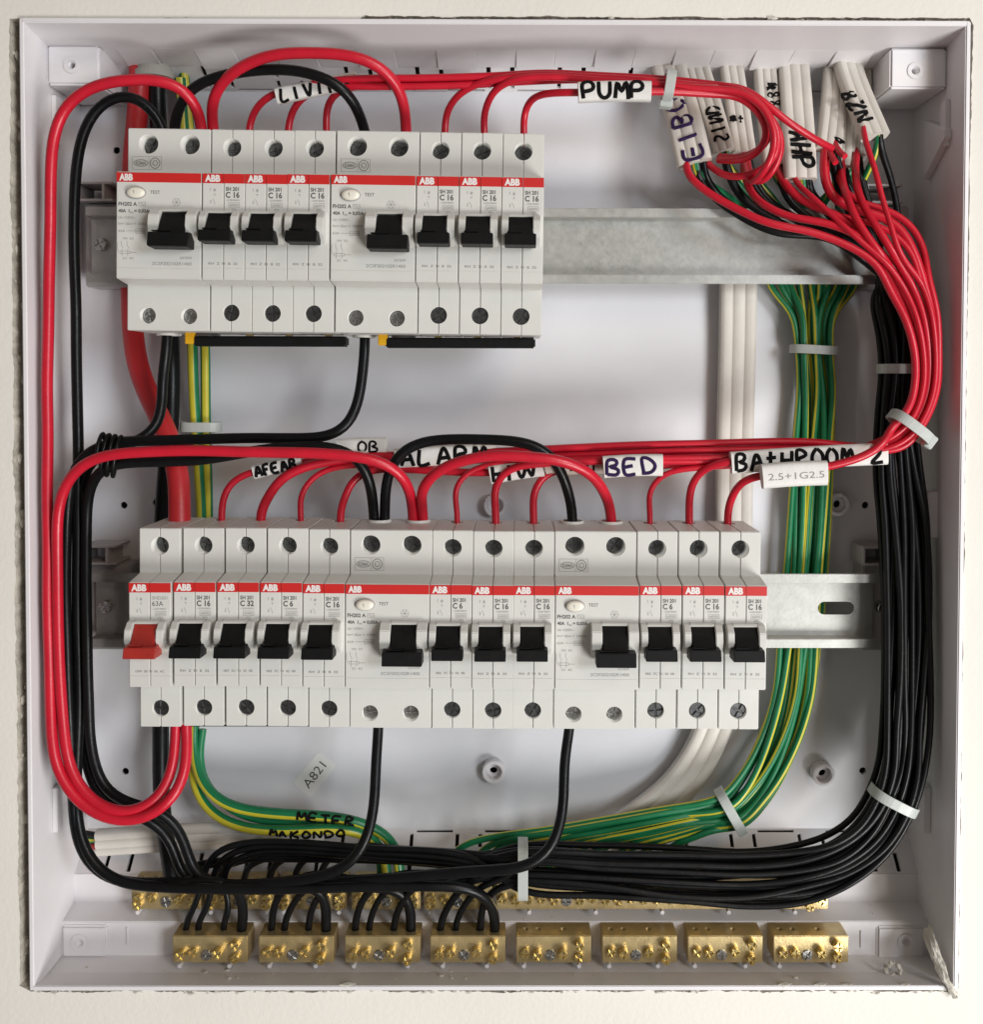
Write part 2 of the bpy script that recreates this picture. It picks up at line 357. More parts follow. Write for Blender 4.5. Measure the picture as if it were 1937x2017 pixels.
def lump(c, r, seed, flat=(1, 1, 1)):
    bm = bmesh.new(); bmesh.ops.create_icosphere(bm, subdivisions=1, radius=1)
    vs = []
    for v in bm.verts:
        k = 1+.55*noise.noise(v.co*1.7+Vector((seed*3.1, seed, 0)))
        vs.append((c[0]+v.co.x*r*k*flat[0], c[1]+v.co.y*r*k*flat[1], c[2]+v.co.z*r*k*flat[2]))
    fs = [tuple(v.index for v in f.verts) for f in bm.faces]; bm.free(); return vs, fs
def crumbs():
    mb = MB(); rnd = random.Random(4)
    for i in range(110):                                   # along the left gap
        z = rnd.uniform(RB_, RT_); f = noise.noise(Vector((0, 0, z*.03)))
        if f < -.1 and rnd.random() < .7: continue
        mb.add(*lump((RL-rnd.uniform(3.8, 5.4), -28+rnd.uniform(0, 9), z), rnd.uniform(.5, 1.4), i, (.8, 1, 1.8)))
    for i in range(90):
        x = rnd.uniform(RL, RRR); mb.add(*lump((x, YR+1+rnd.uniform(-.6, 1), RB_-rnd.uniform(.2, 1.6)), rnd.uniform(.3, .9), i, (1.6, .8, .8)))
    for i in range(30):
        x = rnd.uniform(RL, RRR); mb.add(*lump((x, YR+2.0+rnd.uniform(0, 1), RT_+rnd.uniform(.6, 2.2)), rnd.uniform(.25, .7), i, (1.8, .8, .7)))
    for u, s_ in ((1170, 1.4), (1480, 2.4), (665, 3.6), (1500, 3.3), (1570, 3.2), (1620, 2.6), (1730, 2.6)):
        low = u in (665, 1500, 1570, 1620, 1730)
        p = P(u, 1893 if low else 34, YR+2)
        mb.add(*lump((p.x, YR+1.6, RB_+1.9 if low else RT_+1.0), s_*.75, u, (1.5, .8, .45)))
    o = mb.obj('plaster_crumbs', 'plaster_white'); tag(o, 'crumbs of dried plaster caught along the rim of the box', 'plaster', kind='stuff')
crumbs()
# smear of torn plaster in the lower corner of the box
def smear():
    mb = MB(); path = [P(1775, 1775, -20), P(1783, 1800, -26), P(1796, 1840, -31), P(1808, 1872, -35), P(1822, 1893, -35.5), P(1829, 1906, -34)]
    path = smooth_path(path, 1.5, 2); n = 8; vs = []
    for i, p in enumerate(path):
        wv = .5+1.7*math.sin(math.pi*min(1, i/len(path)*1.0+.12))
        for j in range(n):
            t = j/(n-1)-.5; a = noise.noise(Vector((p.x*.3+j*1.3, p.z*.25, i*.35)))
            vs.append((p.x+t*wv*2+a*1.2, p.y-1.5*a-1.3*math.cos(t*3), p.z+a*1.1+t*2))
    m = len(path); fs = [(i*n+j, i*n+j+1, (i+1)*n+j+1, (i+1)*n+j) for i in range(m-1) for j in range(n-1)]
    b = len(vs); vs += [(x+.3, y+1.6, z) for x, y, z in vs]; fs += [tuple(reversed([k+b for k in f])) for f in fs]
    for i in range(m-1):
        for j in (0, n-1): fs.append((i*n+j, (i+1)*n+j, (i+1)*n+j+b, i*n+j+b))
    for i in (0, m-1):
        for j in range(n-1): fs.append((i*n+j, i*n+j+1, i*n+j+1+b, i*n+j+b))
    mb.add(vs, fs, 0, False); o = mb.obj('plaster_smear', 'plaster_white', origin=path[0])
    tag(o, 'torn smear of dried plaster over the lower corner of the box rim', 'plaster')
smear()

# ------------------------------------------------------------------ enclosure
box = empty('distribution_box', (-11, YBK, RB_)); tag(box, 'open white flush-mounted distribution box set into the plastered wall', 'electrical box')
BO = Vector((-11, YBK, RB_))
def bpart(mb, name, m, parent=box, bevel=0.0, **k):
    me = mb.mesh(name, m, BO, bevel, **k); return link(name, me, parent)
XL, XR, ZT, ZBt = RL+WT, RRR-WT, RT_-WT, RB_+WT
zt8 = P(900, 127, 8).z; zt24 = P(900, 177, YBK).z                          # top wall end, back panel top
zf24 = P(900, 1585, YBK).z; zf8 = P(900, 1671, 8).z                       # floor at back panel, at its front edge
z2b = P(900, 1725, 8).z; z1t = P(900, 1763, -5).z; z1b = P(900, 1836, -5).z
# side walls with slight draft
for nm, xa, xb in (('side_wall', RL, XL), ('side_wall', XR, RRR)):
    bpart(MB().box(xa, xb, YR, 27, RB_, RT_), nm, 'box_plastic', bevel=.5)
bpart(MB().prism([(YR, RT_), (YR, ZT), (8, zt8), (8, zt8+WT), (0, RT_)], XL-.9, XR+.9), 'top_wall', 'box_plastic', bevel=.3)
bpart(MB().prism([(YR, RB_), (YR, ZBt), (-5, z1b), (-5, z1t), (8, z2b), (8, zf8), (10, zf8-1), (10, z2b-2), (-3, z1t-2), (-3, RB_)], XL-.9, XR+.9), 'floor_ledge', 'box_plastic', bevel=.35)
bpart(MB().box(XL, XR, YBK+8, YBK+9, RB_, RT_), 'dark_backing', 'cavity')  # dark sheet added behind the panel so its holes and slots show dark
# back panel with its holes
bp = MB().box(XL-.8, XR+.8, YBK, YBK+2, zf24-1, zt24+1).mesh('back_panel', 'panel_metal')
cut = MB()
for u, v in ((237, 967), (240, 1476), (1657, 967), (1652, 1475), (223, 288)):
    p = P(u, v, YBK); cut.cyl((p.x, YBK-3, p.z), (0, 1, 0), 1.75, 9, 18)
for u, v in ((948, 967), (945, 1475), (1575, 1480), (1603, 965), (300, 962), (297, 1478)):
    p = P(u, v, YBK); cut.cyl((p.x, YBK-3, p.z), (0, 1, 0), 1.9, 9, 18)
bpm = boolean(bp, cut.mesh('c', 'panel_metal'))
for v in bpm.vertices: v.co -= BO*MM
link('back_panel', bpm, box)
for u, v in ((948, 967), (945, 1475), (1575, 1480), (1603, 965)):
    p = P(u, v, YBK-3); m = MB(); m.ring((p.x, YBK, p.z), (0, -1, 0), 5.6, 3.9, 5.0); m.ring((p.x, YBK-.1, p.z), (0, -1, 0), 3.95, 1.9, 1.2)
    bpart(m, 'mounting_boss', 'box_plastic', bevel=.35)
# sloped knockout strips (with slots right through) joining back panel to top wall and floor
def slope(y0, z0, y1, z1, xs_v, xs_h, name):
    a = Vector((0, y0, z0)); b = Vector((0, y1, z1)); L = (b-a).length; d = (b-a)/L; n = Vector((0, d.z, -d.y))
    if n.y < 0: n = -n
    def q(x, s, t): w = a+d*s+n*t; return (x, w.y, w.z)
    def bx(mb, x0, x1, s0, s1, t0, t1):
        vs = [q(x, s, t) for x in (x0, x1) for s in (s0, s1) for t in (t0, t1)]
        mb.add(vs, [(0, 1, 3, 2), (4, 6, 7, 5), (0, 4, 5, 1), (2, 3, 7, 6), (0, 2, 6, 4), (1, 5, 7, 3)])
    mb = MB(); bx(mb, XL, XR, 0, L, 0, 1.6); c = MB()
    for x in xs_v: bx(c, x-1.05, x+1.05, .9, L*.46, -2, 5); bx(c, x-.9, x+.9, L*.58, L-2.6, -2, 5)
    for x0, x1 in xs_h: bx(c, x0, x1, L-1.9, L-.6, -2, 5)
    m = boolean(mb.mesh(name, 'box_plastic'), c.mesh('c', 'box_plastic'))
    for v in m.vertices: v.co -= BO*MM
    link(name, m, box)
xv = []; xh = []
x = P(395, 150, 16).x; 
while x < XR-12:
    xv += [x, x+11.3]; xh.append((x+13.6, x+31.5)); x += 33.8
slope(8.2, zt8+.2, YBK, zt24, xv, xh, 'top_knockout_strip')
xv = []; xh = []; x = XL+14
while x < XR-12:
    xv += [x, x+11.3]; xh.append((x+13.6, x+31.5)); x += 33.8
slope(8.2, zf8-.2, YBK, zf24, xv, xh, 'floor_knockout_strip')
# knockout panels in the top wall
ku = [226, 296, 377, 457, 537, 618, 698, 776, 857, 936, 1016, 1094, 1174, 1252, 1332, 1409, 1491, 1567, 1650, 1726]
ya = -10.0
def topz(y): return ZT+(zt8-ZT)*(y-YR)/(8-YR)
for i in range(len(ku)-1):
    x0 = P(ku[i]/DS, 80/DS, ya).x; x1 = P(ku[i+1]/DS, 80/DS, ya).x
    t = 1.9 if i % 2 == 0 else .5; e = 7.6
    if i in (12, 14, 16, 18): e = 6.5; t = 2.2
    bpart(MB().prism([(ya, topz(ya)-.02), (ya+1, topz(ya+1)-.12), (e, topz(e)-t), (e, topz(e)-.02)], x0+.35, x1-.35), 'knockout_panel', 'box_plastic', bevel=.12, seg=1)
# corner posts
def post(u0, u1, v0, v1, y, hu, hv, wallx, name='screw_post', ytop=None, ro=3.7, ri=1.6):
    a = P(u0, v0, y); b = P(u1, v1, y); x0, x1 = min(a.x, b.x), max(a.x, b.x)
    if wallx is not None:
        if wallx < 0: x0 = XL
        else: x1 = XR
    h = P(hu, hv, y); z1 = a.z
    me = MB().box(x0, x1, y, 22, b.z, z1).mesh(name, 'box_plastic', bevel=1.0)
    me = boolean(me, MB().cyl((h.x, y-2, h.z), (0, 1, 0), ri, 40, 18).mesh('c', 'box_plastic'))
    for v in me.vertices: v.co -= BO*MM
    o = link(name, me, box); m = MB().ring((h.x, y+.1, h.z), (0, -1, 0), ro, ri+.25, .6); c = m.mesh('screw_collar', 'box_plastic', BO, .2); link('screw_collar', c, o)
post(88, 190, 86, 163, -12, 137, 125, -1)
post(1705, 1808, 92, 170, -14, 1752, 136, 1)
post(103, 206, 1772, 1832, -6.5, 152, 1804, -1, ro=4.2, ri=1.6)
post(1680, 1770, 1774, 1836, -6.5, 1734, 1802, None, ro=4.0, ri=1.6)
post(1652, 1700, 82, 108, -4, 1674, 94, None, ro=2.6, ri=1.0)
# small ledges / tabs on the walls
def tab(u0, u1, v0, v1, ya_, side, t=1.5, ln=6):
    a = P(u0, v0, ya_); b = P(u1, v1, ya_)
    if side < 0: bpart(MB().box(XL-.1, XL+t, ya_, ya_+ln, b.z, a.z), 'wall_tab', 'box_plastic', bevel=.3)
    else: bpart(MB().box(XR-t, XR+.1, ya_, ya_+ln, b.z, a.z), 'wall_tab', 'box_plastic', bevel=.3)
tab(80, 95, 182, 275, -8, -1, 2); tab(92, 107, 1508, 1593, -14, -1, 2.2); tab(1795, 1812, 190, 280, -18, 1, 2.2); tab(1778, 1803, 941, 1029, -10, 1, 5); tab(1782, 1796, 1506, 1594, -6, 1, 3)
p0 = P(1752, 230, -4); p1 = P(1800, 330, -4); bpart(MB().prism([(-20, p0.z-8), (4, p0.z+2), (4, p1.z-2), (-20, p1.z+12)], XR-3.2, XR+.1), 'wall_plate', 'box_plastic', bevel=.4)
for uu, vv in ((244, 1760), (1648, 1766)):
    p = P(uu, vv+30, -5); bpart(MB().box(p.x-.25, p.x+.25, -5.7, -4.9, p.z-4, p.z+4), 'moulded_rib', 'box_plastic')
# rail supports moulded on the back panel
for v0, v1, ub in ((370, 545, 165), (1060, 1240, 172)):
    for sx in (0, 1):
        a = P(ub, v0+28, 8); b = P(ub, v1, 8); xa = a.x-1 if sx == 0 else 168-4; xb = xa+20
        m = MB().box(xa, xb, 9.0, 23.9, b.z-1, a.z+2); bpart(m, 'rail_bracket', 'clip_plastic', bevel=.6)
        c = MB(); c.box(xa-2, xa+15, 4, 22, a.z+2.4, a.z+3.6); c.box(xa-2, xa+15, 4, 22, a.z+10.5, a.z+11.5); c.box(xa+10, xa+11.2, 4, 22, a.z+3.6, a.z+10.5); c.box(xa-2, xa-.8, 4, 22, a.z+3.6, a.z+10.5)
        bpart(c, 'cable_clip', 'clip_plastic', bevel=.15)
def debris():
    mb = MB(); rnd = random.Random(11)
    for i in range(46):
        u = rnd.uniform(140, 1740); t = rnd.random(); y = -8-18*t; f = (y+5)/(YR+5); z = z1b+(ZBt-z1b)*f
        p = P(u, 1860, y); r = rnd.choice((.3, .35, .4, .5, .9)); mb.add(*lump((p.x, y, z+r*.45), r, i, (1.4, 1.1, .55)))
    for i in range(26):
        u = rnd.uniform(240, 1700); t = rnd.random(); y = 7-11*t; z = z2b+(z1t-z2b)*t
        p = P(u, 1750, y); r = rnd.choice((.25, .3, .4)); mb.add(*lump((p.x, y, z+r*.45), r, i+60, (1.4, 1.1, .55)))
    c = P(1707, 1852, -20)                                   # broken moulding stub with a ragged rim
    for k in range(14):
        a = k*math.pi*2/14; mb.add(*lump((c.x+3.4*math.cos(a), -21+1.2*math.sin(k*2.3), c.z+2.6*math.sin(a)), rnd.uniform(.7, 1.3), k+90, (1, 1.4, 1)))
    o = mb.obj('plaster_debris', 'plaster_white'); tag(o, 'loose specks of plaster lying on the lower ledges of the box', 'plaster', kind='stuff')
debris()
# sticker
c = P(602, 1482, YBK-.2); st = empty('sticker', (c.x, YBK-.15, c.z)); ang = math.radians(52)
m = MB(); w2, h2, rr = 10.2, 5.6, 1.6; vs = []
for qx, qz, a0 in ((w2-rr, h2-rr, 0), (-w2+rr, h2-rr, 90), (-w2+rr, -h2+rr, 180), (w2-rr, -h2+rr, 270)):
    for k in range(5): t = math.radians(a0+k*22.5); vs.append((qx+rr*math.cos(t), qz+rr*math.sin(t)))
n = len(vs); m.add([(x, 0, z) for x, z in vs]+[(x, .12, z) for x, z in vs], [tuple(range(n)), tuple(range(2*n-1, n-1, -1))]+[(i, (i+1) % n, (i+1) % n+n, i+n) for i in range(n)])
m.obj('paper', 'sticker_paper', st); m = MB(); put_text(m, 'A821', -7.5, -2.2, 4.4, -.07, w=14.5); m.obj('printed_code', 'ink_grey', st, fix=False)
st.rotation_euler = (0, -ang, 0); tag(st, 'small white sticker reading A821 on the back panel', 'sticker')

# ------------------------------------------------------------------ rails
def screw_mesh(name, r, m, h=1.2, gap=.42):
    s = MB(); s.cyl((0, 0, 0), (0, 1, 0), r, h+2.5, 18)
    for k in range(4):
        pts = []; a0 = k*math.pi/2
        g = gap
        base = [(g, g)]+[(r*.96*math.cos(t), r*.96*math.sin(t)) for t in [math.asin(g/r)+(math.pi/2-2*math.asin(g/r))*i/4 for i in range(5)]]
        ca, sa = math.cos(a0+.5), math.sin(a0+.5)
        for x, z in base: pts.append((x*ca-z*sa, x*sa+z*ca))
        n = len(pts); s.add([(x, -h*.55, z) for x, z in pts]+[(x, .05, z) for x, z in pts], [tuple(range(n)), tuple(range(2*n-1, n-1, -1))]+[(i, (i+1) % n, (i+1) % n+n, i+n) for i in range(n)])
    return s.mesh(name, m, bevel=.12, seg=1)
SCREW_STEEL = screw_mesh('screw', 3.0, 'steel'); SCREW_DARK = screw_mesh('screw', 3.3, 'dark_steel'); SCREW_BRASS = screw_mesh('screw', 2.1, 'brass_screw', 1.5, .42); SCREW_GREY = screw_mesh('screw', 2.5, 'steel', 1.0, .3)
def rail(vt, vb, u0, x1, label, slots, sc):
    a = P(1250, vt, 0); b = P(1250, vb, 0); zc = (a.z+b.z)/2; h = 17.5; x0 = P(u0, vt, 0).x
    r = empty('din_rail', (x0, 8, zc)); tag(r, label, 'rail', 'mounting rails for the breakers')
    prof = [(0, h), (0, h-4.2), (6.3, h-4.7), (6.3, -h+4.7), (0, -h+4.2), (0, -h), (1.1, -h), (1.1, -h+3.4), (7.5, -h+3.6), (7.5, h-3.6), (1.1, h-3.4), (1.1, h)]
    me = MB().prism(prof, 0, x1-x0).mesh('rail', 'zinc_rail', (0, 8, 0), .25)
    if slots:
        c = MB()
        for u in slots:
            p = P(u, (vt+vb)/2, 6).x-x0
            pts = [(p-5.6+3.1*math.cos(t), 3.1*math.sin(t)) for t in [math.pi/2+math.pi*i/8 for i in range(9)]]+[(p+5.6+3.1*math.cos(t), 3.1*math.sin(t)) for t in [-math.pi/2+math.pi*i/8 for i in range(9)]]
            n = len(pts); c.add([(x, -6, z) for x, z in pts]+[(x, 6, z) for x, z in pts], [tuple(range(n)), tuple(range(2*n-1, n-1, -1))]+[(i, (i+1) % n, (i+1) % n+n, i+n) for i in range(n)])
        me = boolean(me, c.mesh('c', 'zinc_rail'))
    link('rail_section', me, r)
    for u, v in sc:
        p = P(u, v, 4); s = link('rail_screw', SCREW_STEEL, r, (p.x-x0, 4.6-8, p.z-zc))
    return zc
ZR1 = rail(399, 543, 163, 166, 'long bare zinc mounting rail behind the upper row of breakers', [], [(191, 467)])
ZR2 = rail(1098, 1240, 172, 168, 'zinc mounting rail with an oblong slot behind the lower row', [1601], [(200, 1162), (1693, 1165)])

# ------------------------------------------------------------------ breakers
POLE = {}
PROF = [(5.5, 35), (-8, 35), (-8, 42.5), (-43, 42.5), (-43, 23.6), (-55, 21.8), (-55, -21.8), (-43, -23.4), (-43, -42.5), (-8, -42.5), (-8, -35), (5.5, -35), (5.5, -18.4), (-.4, -18.4), (-.4, 18.4), (5.5, 18.4)]
def half(x0, x1): return MB().prism(PROF, x0, x1)
def join_mesh(meshes, name):
    bm = bmesh.new()
    for m in meshes: bm.from_mesh(m)
    me = bpy.data.meshes.new(name); bm.to_mesh(me); bm.free(); me.materials.append(MAT['breaker_plastic']); return me
def mcb_housing():
    out = []
    for x0, x1 in ((-8.68, -.07), (.07, 8.68)):
        m = half(x0, x1).mesh('h', 'breaker_plastic', bevel=.32); c = MB()
        c.cyl((0, -47, 35), (0, 1, 0), 3.85, 13, 28); c.cyl((0, -47, -34.6), (0, 1, 0), 3.6, 13, 28)
        c.cyl((0, -17, 46), (0, 0, -1), 3.3, 12, 20); c.cyl((0, -17, -46), (0, 0, 1), 3.3, 12, 20)
        c.box(-9.5, 9.5, -60, -54.86, -17.2, -17.0)
        out.append(boolean(m, c.mesh('c', 'breaker_plastic')))
    return join_mesh(out, 'housing')
def rcd_housing():
    m = half(-17.42, 17.42).mesh('housing', 'breaker_plastic', bevel=.35); c = MB()
    for x in (-8.75, 8.75):
        c.cyl((x, -47, 36), (0, 1, 0), 4.15, 14, 28); c.cyl((x, -47, -36.2), (0, 1, 0), 3.45, 13, 28)
        c.cyl((x, -17, 46), (0, 0, -1), 5.6, 12, 24); c.cyl((x, -17, -46), (0, 0, 1), 5.6, 12, 24)
    c.box(-18.5, 18.5, -60, -54.86, -17.6, -17.4)
    return boolean(m, c.mesh('c', 'breaker_plastic'))
def toggle_mesh(cx, w1, w2, z1, z2, m):
    t = MB(); t.prism([(-50, 5.3), (-57.0, 5.0), (-59.5, 1.5), (-62.8, z1-.2), (-62.5, z2+.4), (-50, z2+.4)], cx-w1/2, cx+w1/2)
    t.prism([(-57, z1), (-65.2, z1-.5), (-66.4, z2+.5), (-65.5, z2), (-57, z2-.3)], cx-w2/2, cx+w2/2)
    t.box(cx-w2/2+1, cx+.5, -64.6, -62.4, z1-.1, z1+.35)
    return t.mesh('toggle', m, bevel=.35)
def guard_mesh(x0, x1, i0, i1, zt, zb):
    g = MB(); cheek = [(-54.5, zt), (-57.5, zt-.3), (-60.5, zt-3.0), (-61.2, zt-7), (-60.2, zb+2.5), (-54.5, zb-1.5)]
    g.prism(cheek, x0, i0); g.prism(cheek, i1, x1)
    g.prism([(-54.5, zt+.25), (-57.3, zt-.1), (-57.9, zt-1.1), (-54.5, zt-1.3)], i0-.2, i1+.2)
    return g.mesh('toggle_guard', 'breaker_plastic', bevel=.3)
M_HOUSE = mcb_housing(); R_HOUSE = rcd_housing()
M_TOG = toggle_mesh(-.7, 9.6, 12.7, -2.3, -7.4, 'black_plastic'); M_TOGR = toggle_mesh(-.7, 9.6, 12.7, -2.3, -7.4, 'red_plastic')
M_GRD = guard_mesh(-8.6, 7.4, -5.7, 4.3, 6.2, -6.0)
R_TOG = toggle_mesh(7.3, 10.2, 16.2, -3.5, -9.8, 'black_plastic'); R_GRD = guard_mesh(-2.6, 17.0, 1.9, 12.6, 6.6, -7.0)
M_STR = MB().box(-8.62, -.1, -55.09, -54.9, 17.6, 21.5).box(.1, 8.62, -55.09, -54.9, 17.6, 21.5).mesh('stripe', 'stripe_red')
R_STR = MB().box(-17.3, 17.3, -55.09, -54.9, 17.6, 21.5).mesh('stripe', 'stripe_red')
def ltext(): m = MB(); return m
m = MB(); put_text(m, 'ABB', -7.6, 18.3, 2.55, -55.16, w=6.3, bold=.2); M_ABB = m.mesh('brand_lettering', 'ink_white', fix=False)
m = MB(); put_text(m, 'ABB', -16.2, 18.3, 2.5, -55.16, w=5.6, bold=.2); R_ABB = m.mesh('brand_lettering', 'ink_white', fix=False)
def stroke2(mb, pts, w, y):
    for (x0, z0), (x1, z1) in zip(pts, pts[1:]):
        d = Vector((x1-x0, z1-z0)); n = Vector((-d.y, d.x)).normalized()*w/2
        mb.add([(x0+n.x, y, z0+n.y), (x0-n.x, y, z0-n.y), (x1-n.x, y, z1-n.y), (x1+n.x, y, z1+n.y)], [(0, 1, 2, 3)])
def rect2(mb, x0, x1, z0, z1, w, y): stroke2(mb, [(x0, z0), (x1, z0), (x1, z1), (x0, z1), (x0, z0)], w, y)
def circ2(mb, x, z, rx, rz, w, y, n=18): stroke2(mb, [(x+rx*math.cos(2*math.pi*i/n), z+rz*math.sin(2*math.pi*i/n)) for i in range(n+1)], w, y)
_PR = {}
def mcb_prints(kind):
    if kind in _PR: return _PR[kind]
    Y = -55.07; a = MB(); b = MB()
    if kind == '63A': put_text(b, 'SHD201', 1.0, 14.7, 1.3, Y, w=6.2); put_text(a, '63A', 1.0, 12.0, 2.0, Y, w=4.6)
    else: put_text(a, 'SH 201', .9, 14.6, 1.5, Y, w=5.4, bold=.06); put_text(a, kind, .9, 11.8, 2.25, Y, w=5.7 if len(kind) > 3 else 4.1, bold=.10)
    put_text(b, '~230/400V', 1.0, 10.4, .75, Y, w=5.8); rect2(b, 2.2, 6.6, 7.9, 9.7, .14, Y); put_text(b, '6000', 2.7, 8.3, 1.0, Y, w=3.4); rect2(b, 3.6, 5.2, 6.2, 7.3, .12, Y); put_text(b, '3', 4.1, 6.4, .75, Y)
    put_text(b, '1', -5.4, 14.4, 1.25, Y); put_text(b, '2', -5.6, 9.4, 1.25, Y)
    stroke2(b, [(-3.6, 15.6), (-3.6, 14)], .16, Y); stroke2(b, [(-4.2, 14.4), (-3.0, 15.2)], .14, Y); stroke2(b, [(-4.2, 15.2), (-3.0, 14.4)], .14, Y); stroke2(b, [(-4.1, 13.2), (-3.1, 13.2)], .14, Y); stroke2(b, [(-3.6, 13.2), (-3.6, 12.4)], .14, Y); stroke2(b, [(-4.4, 11.2), (-3.6, 9.6), (-3.6, 8.8)], .16, Y)
    code = {'C 16': 'RH  Z  H  B  32', 'C 6': '002  7C  N  42  00', 'C 32': '007  5C  N  35  00', '63A': '10W  00  N  06  AC'}[kind]
    c = MB(); put_text(c, code, -6.0, -15.7, .95, Y, w=12, bold=.02)
    _PR[kind] = (a.mesh('rating_print', 'ink_grey', fix=False), b.mesh('fine_print', 'ink_faint', fix=False), c.mesh('serial_print', 'ink_faint', fix=False)); return _PR[kind]
def rcd_prints():
    Y = -55.07; a = MB(); b = MB()
    put_text(a, 'TEST', -3.5, 12.9, 1.35, Y, w=4.0); put_text(a, 'FH202 A', -16.5, 7.9, 1.5, Y, w=7.6, bold=.06); put_text(a, '40A', -16.5, 5.2, 1.3, Y, w=3.1, bold=.06); put_text(a, 'I', -12.3, 5.2, 1.3, Y, bold=.06); put_text(a, '= 0,03A', -10.0, 5.2, 1.3, Y, w=6.2, bold=.06); put_text(a, 'Δn', -11.7, 4.9, .7, Y, w=1.3)
    rect2(b, -8.2, -5.4, 7.9, 9.4, .13, Y); stroke2(b, [(-7.8, 8.6), (-7.2, 9.1), (-6.6, 8.2), (-5.8, 8.8)], .12, Y)
    put_text(b, 'Un =230V~', -16.5, 2.6, 1.0, Y, w=7.0); put_text(b, 'Im= I∆m = 1000A', -16.5, .1, 1.0, Y, w=12.2); put_text(b, '63A', -16.5, -2.9, 1.0, Y, w=2.8); stroke2(b, [(-13.2, -2.4), (-9.6, -2.4)], .14, Y); rect2(b, -9.4, -5.6, -3.3, -1.5, .14, Y); put_text(b, '10000', -9.1, -2.9, .9, Y, w=3.2)
    put_text(b, '1/N  3/2', -14.6, -5.9, .9, Y, w=4.4)
    stroke2(b, [(-15.2, -6.6), (-15.2, -8.2), (-14.4, -9.6)], .14, Y); stroke2(b, [(-12.9, -6.6), (-12.9, -8.2), (-12.1, -9.6)], .14, Y); stroke2(b, [(-14.9, -9.8), (-14.9, -12.8)], .14, Y); stroke2(b, [(-12.6, -9.8), (-12.6, -12.8)], .14, Y); rect2(b, -15.8, -11.6, -11.7, -10.7, .14, Y); stroke2(b, [(-11.6, -11.2), (-9, -11.2)], .14, Y); stroke2(b, [(-16.6, -7), (-16.9, -9), (-16.4, -11.2)], .12, Y)
    put_text(b, '2/1  4/2', -14.6, -14.0, .9, Y, w=4.4)
    for k in range(6): t = k*math.pi/3; stroke2(b, [(7.3, 9.6), (7.3+1.5*math.cos(t), 9.6+1.5*math.sin(t))], .14, Y)
    circ2(b, 7.3, 9.6, 1.7, 1.7, .1, Y, 6)
    put_text(b, 'DC029', 9.0, -13.6, 1.0, Y, w=4.6); put_text(b, '2CSF202102R1400', -2.6, -16.2, 1.3, Y, w=16.2)
    b2 = b; b = MB(); Y2 = -43.07; rect2(b, -15.4, -3.2, 25.2, 30.6, .14, Y2); stroke2(b, [(-8.4, 25.2), (-8.4, 30.6)], .14, Y2)
    circ2(b, -11.8, 27.9, 2.9, 1.35, .34, Y2); put_text(b, 'KEMA', -13.9, 27.2, 1.35, Y2, w=4.3, bold=.06); circ2(b, -5.9, 27.9, 2.0, 2.2, .42, Y2); circ2(b, -5.9, 27.9, 1.0, 1.1, .36, Y2); put_text(b, 'c', -6.4, 27.4, 1.0, Y2)
    return a.mesh('rating_print', 'ink_grey', fix=False), b2.mesh('fine_print', 'ink_faint', fix=False), b.mesh('approval_mark', 'ink_faint', fix=False)
R_PR = rcd_prints()
m = MB(); bt_path = [(3.75*math.cos(2*math.pi*i/28), 2.25*math.sin(2*math.pi*i/28)) for i in range(28)]
vs = []
for k, (yy, sc) in enumerate(((-54.8, 1), (-56.1, 1), (-56.7, .86), (-56.9, .5))): vs += [(x*sc, yy, z*sc) for x, z in bt_path]
fs = [(k*28+i, k*28+(i+1) % 28, (k+1)*28+(i+1) % 28, (k+1)*28+i) for k in range(3) for i in range(28)]+[tuple(range(84, 112))]
m.add(vs, fs, 0, True); R_BTN = m.mesh('test_button', 'test_button')
m = MB(); vs = []
for ro, yy in ((1.12, -54.9), (1.12, -55.5), (1.02, -55.5), (1.02, -54.9)): vs += [(x*ro, yy, z*ro*1.02) for x, z in bt_path]
m.add(vs, [(k*28+i, k*28+(i+1) % 28, ((k+1) % 4)*28+(i+1) % 28, ((k+1) % 4)*28+i) for k in range(4) for i in range(28)]); R_BEZ = m.mesh('button_bezel', 'clip_plastic')
m = MB(); stroke2(m, [(-.3, -.8), (-.3, .7), (-.8, .2)], .22, -56.95); R_BT = m.mesh('button_mark', 'ink_faint', fix=False)
COLLAR_T = MB().ring((0, 0, 0), (0, 0, 1), 5.5, 4.3, 1.3).mesh('terminal_collar', 'collar_plastic', bevel=.25)
